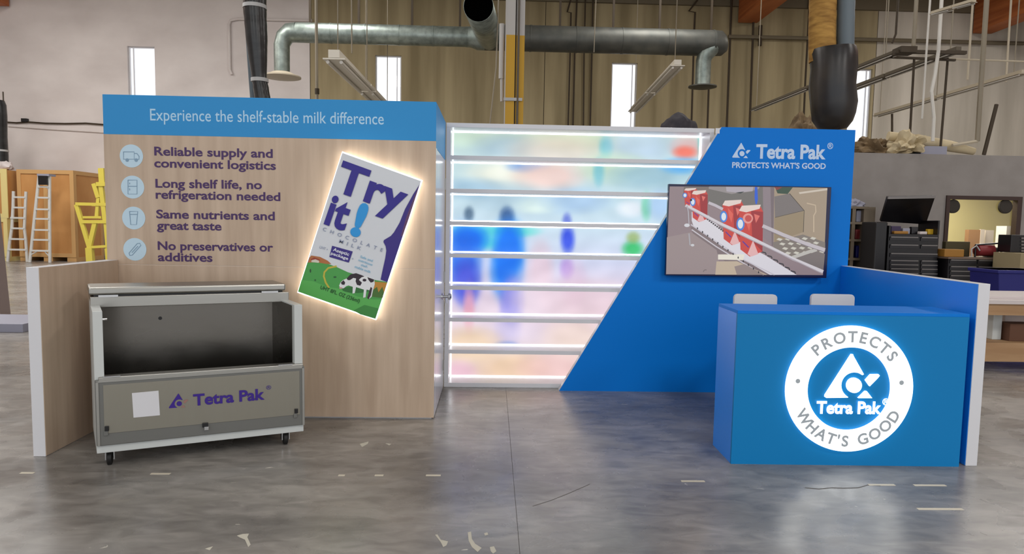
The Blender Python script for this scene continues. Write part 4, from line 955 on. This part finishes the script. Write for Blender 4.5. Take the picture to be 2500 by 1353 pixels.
rod_([(2314, 142), (2295, 374)], .022, M_ROD, 13.4, 'hanging_rod', 'dark thin rod below the dark cross rail, right one', 'rod', False)
rod_([(2232, 142), (2219, 374)], .022, M_ROD, 13.4, 'hanging_rod', 'dark thin rod below the dark cross rail, left one', 'rod', False)
rod_([(2464, 0), (2456, 200)], .022, M_FIX, 16, 'hanging_rod', 'pale rod right of the grey drop pipe', 'rod')
rod_([(2315, 144), (2520, 151)], .018, M_FIX, 14, 'tension_wire', 'thin horizontal wire from the cross rail over the office', 'wire', False)
rod_([(2178, 278), (2178, 325)], .03, M_ROD, 20, 'wall_bracket', 'short dark upright below the long strip light', 'bracket', False)
rod_([(2433, 255), (2402, 378)], .035, M_ROD, 13.3, 'leaning_stick', 'dark stick standing slanted on the office roof', 'stick', False)

# ================================================================== RIGHT BACKGROUND: office box, tool chests, bench
YO = 13.0
zo = at(2300, 377, YO).z; OX0, OX1 = at(1640, 500, YO).x, XR-.02
wx0, wx1 = at(2308, 560, YO).x, at(2482, 560, YO).x; wz1, wz0 = at(2395, 484, YO).z, at(2395, 660, YO).z
of = empty('wall_office', ((OX0+OX1)/2, YO, 0), 'grey wall of the low office room behind the tool chests', None); of['kind'] = 'structure'
bm = bx(OX0, wx0, YO, YO+.12, 0, zo); box(bm, wx1, OX1, YO, YO+.12, 0, zo); box(bm, wx0, wx1, YO, YO+.12, 0, wz0); box(bm, wx0, wx1, YO, YO+.12, wz1, zo)
obj('wall_face', bm, M_OFFICE, of)
obj('roof', bx(OX0, OX1, YO+.12, YO+4.2, zo-.12, zo), M_OFFICE, of)
obj('inner_wall', bx(wx0-1.2, wx1+2.5, YO+3.2, YO+3.3, 0, zo-.12), M_CREAMR, of)
obj('inner_wall', bx(wx0-1.2, wx0-1.1, YO+.12, YO+3.2, 0, zo-.12), M_CREAMR, of)
ol = bpy.data.lights.new('office_lamp', 'AREA'); ol.size = 1.6; ol.energy = 125; ol.color = (1, .92, .7); oo = bpy.data.objects.new('office_lamp', ol); COL.objects.link(oo); oo.location = ((wx0+wx1)/2+.4, YO+1.4, zo-.16)
e = empty('window_5', ((wx0+wx1)/2, YO, wz0), 'interior office window with dark wooden frame', None); e['kind'] = 'structure'
f_ = .07; bm = bx(wx0-.03, wx0+.04, YO-.03, YO+.1, wz0, wz1+.04); box(bm, wx1-.04, wx1+.05, YO-.03, YO+.1, wz0, wz1+.04); box(bm, wx0+.04, wx1-.04, YO-.03, YO+.1, wz1-.03, wz1+.04)
obj('window_frame', bm, M_DKRED, e); obj('pane', bx(wx0+.04, wx1-.04, YO+.05, YO+.056, wz0, wz1-.03), M_GLASS, e)
for (x, y, nm) in ((2326, 504, 'left'), (2454, 505, 'right')):
    tag(obj('round_speaker', lathe(BM(), at(x, y, YO+.03), [(17*YO/FPX, -.02), (17*YO/FPX, .02), (14*YO/FPX, .03)], (0, -1, 0), 28), mat('speaker_dark', C(52, 46, 40), .8)), 'round dark disc on the office window, the %s one' % nm, 'disc')
b0 = pbox(2363, 561, 2391, 640, YO+1.6, .12); tag(obj('cardboard_box', b0, M_CARD), 'brown cardboard box seen through the office window', 'box')
tag(obj('standing_board', pbox(2392, 560, 2402, 640, YO+2.2, .05), M_TABLE), 'narrow white panel behind the office window', 'panel')
tag(obj('standing_board', pbox(2404, 562, 2424, 640, YO+2.3, .05), M_TABLE), 'wide white panel behind the office window', 'panel')
tag(obj('white_cabinet', pbox(2455, 552, 2466, 640, YO+1.0, .3), M_WHITE), 'slim white cabinet at the right inside the office', 'cabinet')
# things on the office roof
def lump(name, px, py, rx, rz, Y, m, lab, cat, amp=.35, fr=2.2, seed=1):
    c_ = at(px, py, Y); c_.z = zo + rz*(.56 if 'cloth' in name else .47); return tag(obj(name, blob(BM(), c_, rx, .45, rz, amp, fr, 4, seed), m, smooth=True), lab, cat)
lump('tarp_bundle', 1655, 300, .42, .5, 13.75, M_TARP, 'dark rounded tarp bundle behind the shelf unit', 'bundle', .2, 1.6, 4)
lump('tarp_bundle', 1810, 300, 1.2, .34, 15.6, M_TARP, 'long low dark tarp bundle behind the blue wall', 'bundle', .2, 2.6, 5)
lump('cloth_bundle', 1958, 290, .24, .58, 14.6, M_BRCLOTH, 'brown cloth bundle left of the black bag', 'bundle', .45, 2.2, 6)
lump('cloth_bundle', 2128, 350, .42, .26, 14.2, M_BRCLOTH, 'brown crumpled bundle right of the black bag', 'bundle', .5, 2.5, 7)
lump('cloth_bundle', 2212, 350, .22, .27, 13.45, M_CLOTH, 'cream crumpled cloth beside the brown bundle', 'bundle', .6, 2.6, 8)
bm = BM(); tube(bm, [at(2168, 332, 13.7), at(2250, 343, 13.6), at(2320, 357, 13.6), at(2378, 370, 13.55)], [.09, .1, .11, .07], 12)
tag(obj('carpet_roll', bm, M_CLOTH, smooth=True), 'cream rolled carpet lying across the office roof', 'roll')
tag(obj('grey_box', pbox(2248, 357, 2312, 377, 13.2, .7), M_GREYP), 'flat grey box under the rolled carpet', 'box')
# cubby shelf at left
YS = 12.3
e = empty('cubby_shelf', (at(2100, 640, YS).x, YS, 0), 'grey open cubby shelf behind the blue wall', 'shelf')
X0, X1 = at(2066, 560, YS).x, at(2119, 560, YS).x; zt_ = at(2092, 505, YS).z
M_CUB = mat('cubby_grey', C(112, 100, 84), .7); M_CUBD = mat('cubby_back', C(30, 24, 28), .8)
for xx in (X0, (X0+X1)/2-.1, X1-.09): obj('upright', bx(xx, xx+.06 if xx < X1-.1 else X1, YS, YS+.35, 0, zt_), M_CUB, e)
for py in (507, 545, 587, 633):
    z = at(2092, py, YS).z; obj('board', bx(X0, X1, YS-.005, YS+.35, z-.02, z+.02), M_CUB, e)
obj('back_panel', bx(X0, X1, YS+.35, YS+.37, 0, zt_), M_CUBD, e); obj('side', bx(X1, X1+.13, YS+.02, YS+.37, 0, zt_), M_CUB, e)
for (x0_, y0_, x1_, y1_, m_, lab) in ((2091, 513, 2108, 542, M_GREYP, 'grey jug in the top cubby'), (2088, 560, 2112, 584, M_RED, 'dark red case in the middle cubby'), (2090, 600, 2112, 630, M_BIN, 'dark blue tub in the lower cubby')):
    z = {542: 545, 584: 587, 630: 633}[y1_]; q = pbox(x0_, y0_, x1_, y1_, YS+.1, .18)
    zb = at(2092, z, YS).z+.02; mn = min(v.co.z for v in q.verts)
    for v in q.verts: v.co.z += zb-mn
    tag(obj('stored_case', q, m_, bevel=.02), lab, 'case')
tag(obj('wrapped_parcel', blob(BM(), (at(2100, 500, YS).x, YS+.18, zt_+.03), .18, .14, .11, .5, 3, 3, 11), M_GREYP, smooth=True), 'crumpled grey parcel on top of the cubby shelf', 'parcel')
# tall tool chest
YT = 11.6
e = empty('tool_chest', (at(2215, 640, YT).x, YT, 0), 'tall black tool chest with its lid raised', 'tool chest')
X0, X1 = at(2168, 600, YT).x, at(2291, 600, YT).x; zb = at(2230, 552, YT).z; zmid = at(2230, 572, YT).z
obj('body', bx(X0, X1, YT, YT+.55, .12, zmid), M_TBLACK, e, bevel=.01); 
for xa in (X0, X1-.03): obj('tray_side', bx(xa, xa+.03, YT, YT+.55, zmid, zb+(.1 if xa > X0 else 0)), M_TBLACK, e)
lp = [at(2150, 541, YT+.5), at(2167, 483, YT+.2), at(2283, 481, YT+.2), at(2260, 548, YT+.5)]
obj('lid', prism(BM(), lp, Vector((0, .04, .03))), M_TBLACK, e); bm = BM(); bar(bm, lp[1], lp[2], .03, .045); obj('lid_edge', bm, M_TSILV, e)
obj('end_cabinet', bx(at(2138, 600, YT).x, X0-.01, YT+.02, YT+.5, 0, at(2150, 542, YT).z), M_TBLACK, e, bevel=.02)
for i, py in enumerate((580, 599, 620, 637, 647, 657, 668)):
    z = at(2230, py, YT).z
    if i == 2: segs = ((2172, 2288),)
    else: segs = ((2172, 2241), (2247, 2288))
    for (xa, xb_) in segs:
        d_ = obj('drawer', bx(at(xa, py, YT).x, at(xb_, py, YT).x, YT-.015, YT, z-.055, z+.005), M_TRIM, e)
        obj('pull', bx(at(xa, py, YT).x+.01, at(xb_, py, YT).x-.01, YT-.03, YT-.015, z-.008, z+.01), M_TSILV, d_)
for k_ in range(4): obj('castor', lathe(BM(), (X0+.08 if k_ % 2 else X1-.08, YT+.1+(k_//2)*.35, .06), [(.06, -.02), (.06, .02)], (1, 0, 0), 12), M_RUBBER, e)
for (x0_, y0_, x1_, y1_, m_, lab) in ((2176, 553, 2200, 572, mat('purple_case', C(58, 44, 78), .6), 'purple case in the raised tool chest tray'), (2204, 558, 2222, 572, M_GREYP, 'grey tin in the tool chest tray'), (2226, 554, 2242, 572, M_TRIM, 'black pouch in the tool chest tray'),
                                   (2183, 566, 2218, 573, M_ORNG, 'ochre tray at the front of the tool chest'), (2266, 560, 2283, 573, mat('bright_yellow', C(200, 160, 30), .5), 'yellow box in the tool chest tray'), (2246, 566, 2264, 573, M_TABLE, 'white box in the tool chest tray')):
    q = pbox(x0_, y0_, x1_, y1_, YT+.12 if y0_ < 562 else YT+.02, .08); mn = min(v.co.z for v in q.verts)
    for v in q.verts: v.co.z += zmid-mn
    tag(obj('tool_case', q, m_, bevel=.01), lab, 'case')
# low tool chest under the office window
YW = 11.4
e = empty('tool_chest', (at(2385, 660, YW).x, YW, 0), 'low black tool chest under the office window', 'tool chest')
X0, X1 = at(2314, 660, YW).x, at(2455, 660, YW).x; zt_ = at(2385, 629, YW).z
obj('body', bx(X0, X1, YW, YW+.55, .1, zt_-.03), M_TBLACK, e, bevel=.01); obj('top_board', bx(X0-.02, X1+.02, YW-.02, YW+.57, zt_-.03, zt_), mat('worn_top', C(110, 92, 80), .6), e)
for py in (636, 652, 663, 674, 686):
    z = at(2385, py, YW).z
    for (xa, xb_) in ((2318, 2382), (2386, 2451)):
        d_ = obj('drawer', bx(at(xa, py, YW).x, at(xb_, py, YW).x, YW-.015, YW, z-.055, z+.005), M_TRIM, e); obj('pull', bx(at(xa, py, YW).x+.01, at(xb_, py, YW).x-.01, YW-.03, YW-.015, z-.008, z+.01), M_TSILV, d_)
for k_ in range(4): obj('castor', lathe(BM(), (X0+.08 if k_ % 2 else X1-.08, YW+.1+(k_//2)*.35, .05), [(.05, -.02), (.05, .02)], (1, 0, 0), 12), M_RUBBER, e)
def ontop(name, x0_, y0_, x1_, m_, lab, cat, d=.25, dy=.1, bev=.01):
    q = pbox(x0_, y0_, x1_, 629, YW+dy, d); mn = min(v.co.z for v in q.verts)
    for v in q.verts:
        if v.co.z < mn+.001: v.co.z = zt_
    return tag(obj(name, q, m_, bevel=bev), lab, cat)
ontop('tool_tray', 2306, 609, 2354, M_ORNG, 'ochre tray of tools on the low tool chest', 'tray')
ontop('tool_tray', 2308, 590, 2368, mat('olive_case', C(70, 62, 36), .7), 'olive case leaning behind the ochre tray', 'case', .1, .4)
e = empty('compressor', (at(2410, 625, YW).x, YW+.25, zt_), 'red portable compressor on the low tool chest', 'compressor')
c_ = at(2402, 614, YW+.2); obj('tank', lathe(BM(), (c_.x-.16, c_.y, zt_+.12), [(.04, 0), (.1, .03), (.1, .30), (.04, .33)], (1, 0, 0), 18), M_RED, e, smooth=True)
obj('motor', pbox(2412, 604, 2440, 628, YW+.2, .15), M_FRAMEG, e, bevel=.02)
bm = BM(); tube(bm, [at(2380, 628, YW+.15), at(2382, 598, YW+.15), (at(2440, 594, YW+.15)), at(2446, 606, YW+.15), at(2444, 616, YW+.15)], .015, 8); obj('carry_handle', bm, M_BLACK, e, smooth=True)
bm = BM(); tube(bm, [at(2372, 626, YW+.1), at(2372, 608, YW+.1), at(2384, 600, YW+.1), at(2392, 612, YW+.1)], .012, 8); obj('hose', bm, M_TAPE, e, smooth=True)
# at the right edge
e = empty('parts_cabinet', (at(2490, 610, 11.2).x, 11.2, at(2490, 617, 11.2).z), 'small black parts cabinet on the pale carton stack', 'cabinet')
obj('body', pbox(2468, 574, 2530, 617, 11.2, .3), M_TBLACK, e, bevel=.008)
for py in (582, 590, 598, 606, 613): obj('drawer', pbox(2494, py-2, 2528, py+2, 11.18, .02), M_TSILV, e)
zq = at(2490, 617, 11.2).z
e = empty('cardboard_carton', (at(2480, 640, 11.0).x, 11.0, 0), 'pale carton stack under the parts cabinet', 'carton')
obj('carton', bx(at(2462, 640, 11).x, at(2545, 640, 11).x, 10.75, 11.35, 0, zq), mat('pale_carton', C(150, 136, 104), .8), e)
obj('tape', bx(at(2486, 640, 11).x, at(2489, 640, 11).x, 10.995, 11.0, 0, zq), M_CARD, e)
pb = fl(2470, 700, .45)
YBn = 9.6; bm = BM(); z1_ = at(2470, 660, YBn).z; xa, xb_ = at(2436, 690, YBn).x, at(2560, 690, YBn).x
e = empty('storage_bin', ((xa+xb_)/2, YBn, 0), 'dark blue plastic bin behind the white bench', 'bin')
obj('tub', prism(BM(), [Vector((xa, YBn, z1_)), Vector((xb_, YBn, z1_)), Vector((xb_-.08, YBn, 0)), Vector((xa+.08, YBn, 0))], Vector((0, .6, 0))), M_BIN, e, bevel=.01)
obj('rim', bx(xa-.02, xb_+.02, YBn-.02, YBn+.62, z1_-.05, z1_), M_BIN, e, bevel=.01)
# work bench right of the low wall
YQ = 7.35; xa = at(2394, 745, YQ).x; xb_ = xa+1.7; zq = at(2440, 733, YQ).z
e = empty('work_bench', ((xa+xb_)/2, YQ+.4, 0), 'wooden work bench with pale top right of the blue wall', 'bench')
obj('top', bx(xa, xb_, YQ, YQ+.9, zq-.045, zq), M_TABLE, e, bevel=.003)
obj('apron', bx(xa+.03, xb_-.03, YQ+.03, YQ+.06, zq-.17, zq-.045), M_PINE, e)
zl_ = at(2440, 838, YQ).z; zl0 = at(2440, 884, YQ).z
obj('lower_rail', bx(xa+.02, xb_-.02, YQ+.02, YQ+.06, zl0, zl_), M_PINE, e); obj('lower_shelf', bx(xa+.02, xb_-.02, YQ+.06, YQ+.86, zl_-.04, zl_-.01), M_PINE, e)
for xx in (xa+.03, xb_-.12):
    for yy in (YQ+.062, YQ+.76): obj('leg', bx(xx, xx+.09, yy, yy+.09, 0, zq-.045), M_DKRED, e)
q = bx(at(2402, 685, YQ+.1).x, at(2444, 685, YQ+.1).x, YQ+.35, YQ+.6, zq, zq+.055); tag(obj('white_block', q, M_TABLE, bevel=.004), 'small pale block on the work bench beside the wall end', 'block')
tag(obj('loose_board', bx(xa+.1, xb_-.2, YQ+.12, YQ+.85, zq, zq+.03), M_TABLE, bevel=.003), 'white board lying on the work bench', 'board')
zsh = zl_-.01
for (x0_, x1_, h_, m_, lab, dy) in ((2424, 2446, .30, M_ALU, 'pale upright box under the bench', .3), (2452, 2520, .34, M_TABLE, 'wide white carton under the bench', .55), (2466, 2530, .2, M_DKWOOD, 'brown power tool case on the lower bench shelf', .2)):
    X0, X1 = at(x0_, 800, YQ+dy).x, at(x1_, 800, YQ+dy).x; tag(obj('stored_box', bx(X0, X1, YQ+dy, YQ+dy+.2, zsh, zsh+h_), m_, bevel=.006), lab, 'box')

# ================================================================== marks on the floor
M_TP = mat('worn_tape', C(208, 200, 182), .7)
for (x0_, x1_, y, lab) in ((50, 84, 1155, 'farthest left'), (368, 416, 1157, 'below the cooler'), (826, 842, 1161, 'small, below the closet'), (915, 936, 1161, 'right of the small one'), (1040, 1076, 1161, 'near the joint'),
                           (1663, 1720, 1175, 'left of the logo reflection'), (2120, 2184, 1184, 'below the lit logo'), (2231, 2308, 1185, 'below the counter corner'), (2240, 2350, 1243, 'nearest the camera')):
    a_, b_ = fl(x0_, y), fl(x1_, y); tag(obj('tape_remnant', bx(a_.x, b_.x, a_.y-.012, a_.y+.012, 0, .0012), M_TP), 'worn pale tape scrap on the floor, %s' % lab, 'tape', 'tape scraps in a row on the floor')

M_SPL = mat('dried_paint', C(196, 192, 178), .7)
def floor_mark(pts, name, m, z=.0008):
    w3 = [fl(x, y, z) for x, y in pts]; b_ = BM(); vs = [b_.verts.new(p) for p in w3]
    for t in tessellate_polygon([w3]):
        f = b_.faces.new([vs[k] for k in t]); f.normal_update()
        if f.normal.z < 0: f.normal_flip()
    obj(name, b_, m, fr, recalc=False)
for pts in ([(578, 1308), (592, 1304), (608, 1303), (604, 1312), (612, 1330), (606, 1336), (598, 1318), (586, 1313)], [(1062, 1306), (1068, 1305), (1076, 1318), (1094, 1322), (1090, 1332), (1082, 1336), (1076, 1324)],
            [(1142, 1300), (1150, 1298), (1152, 1316), (1160, 1328), (1176, 1338), (1166, 1348), (1152, 1336), (1144, 1320)], [(1196, 1336), (1206, 1334), (1212, 1346), (1204, 1352), (1198, 1346)], [(1182, 1302), (1190, 1300), (1192, 1306), (1184, 1308)],
            [(878, 1084), (900, 1078), (898, 1084), (884, 1092)], [(940, 1082), (956, 1084), (950, 1088)], [(500, 1340), (520, 1334), (512, 1344)]):
    floor_mark(pts, 'paint_mark', M_SPL)
floor_mark(stroke([(1965, 1191), (2000, 1194), (2030, 1191), (2060, 1192), (2095, 1191), (2120, 1184), (2150, 1186)], 1.8), 'crack', M_JOINT)
floor_mark(stroke([(1300, 1236), (1345, 1222), (1390, 1204), (1440, 1182)], 1.0), 'crack', M_JOINT)
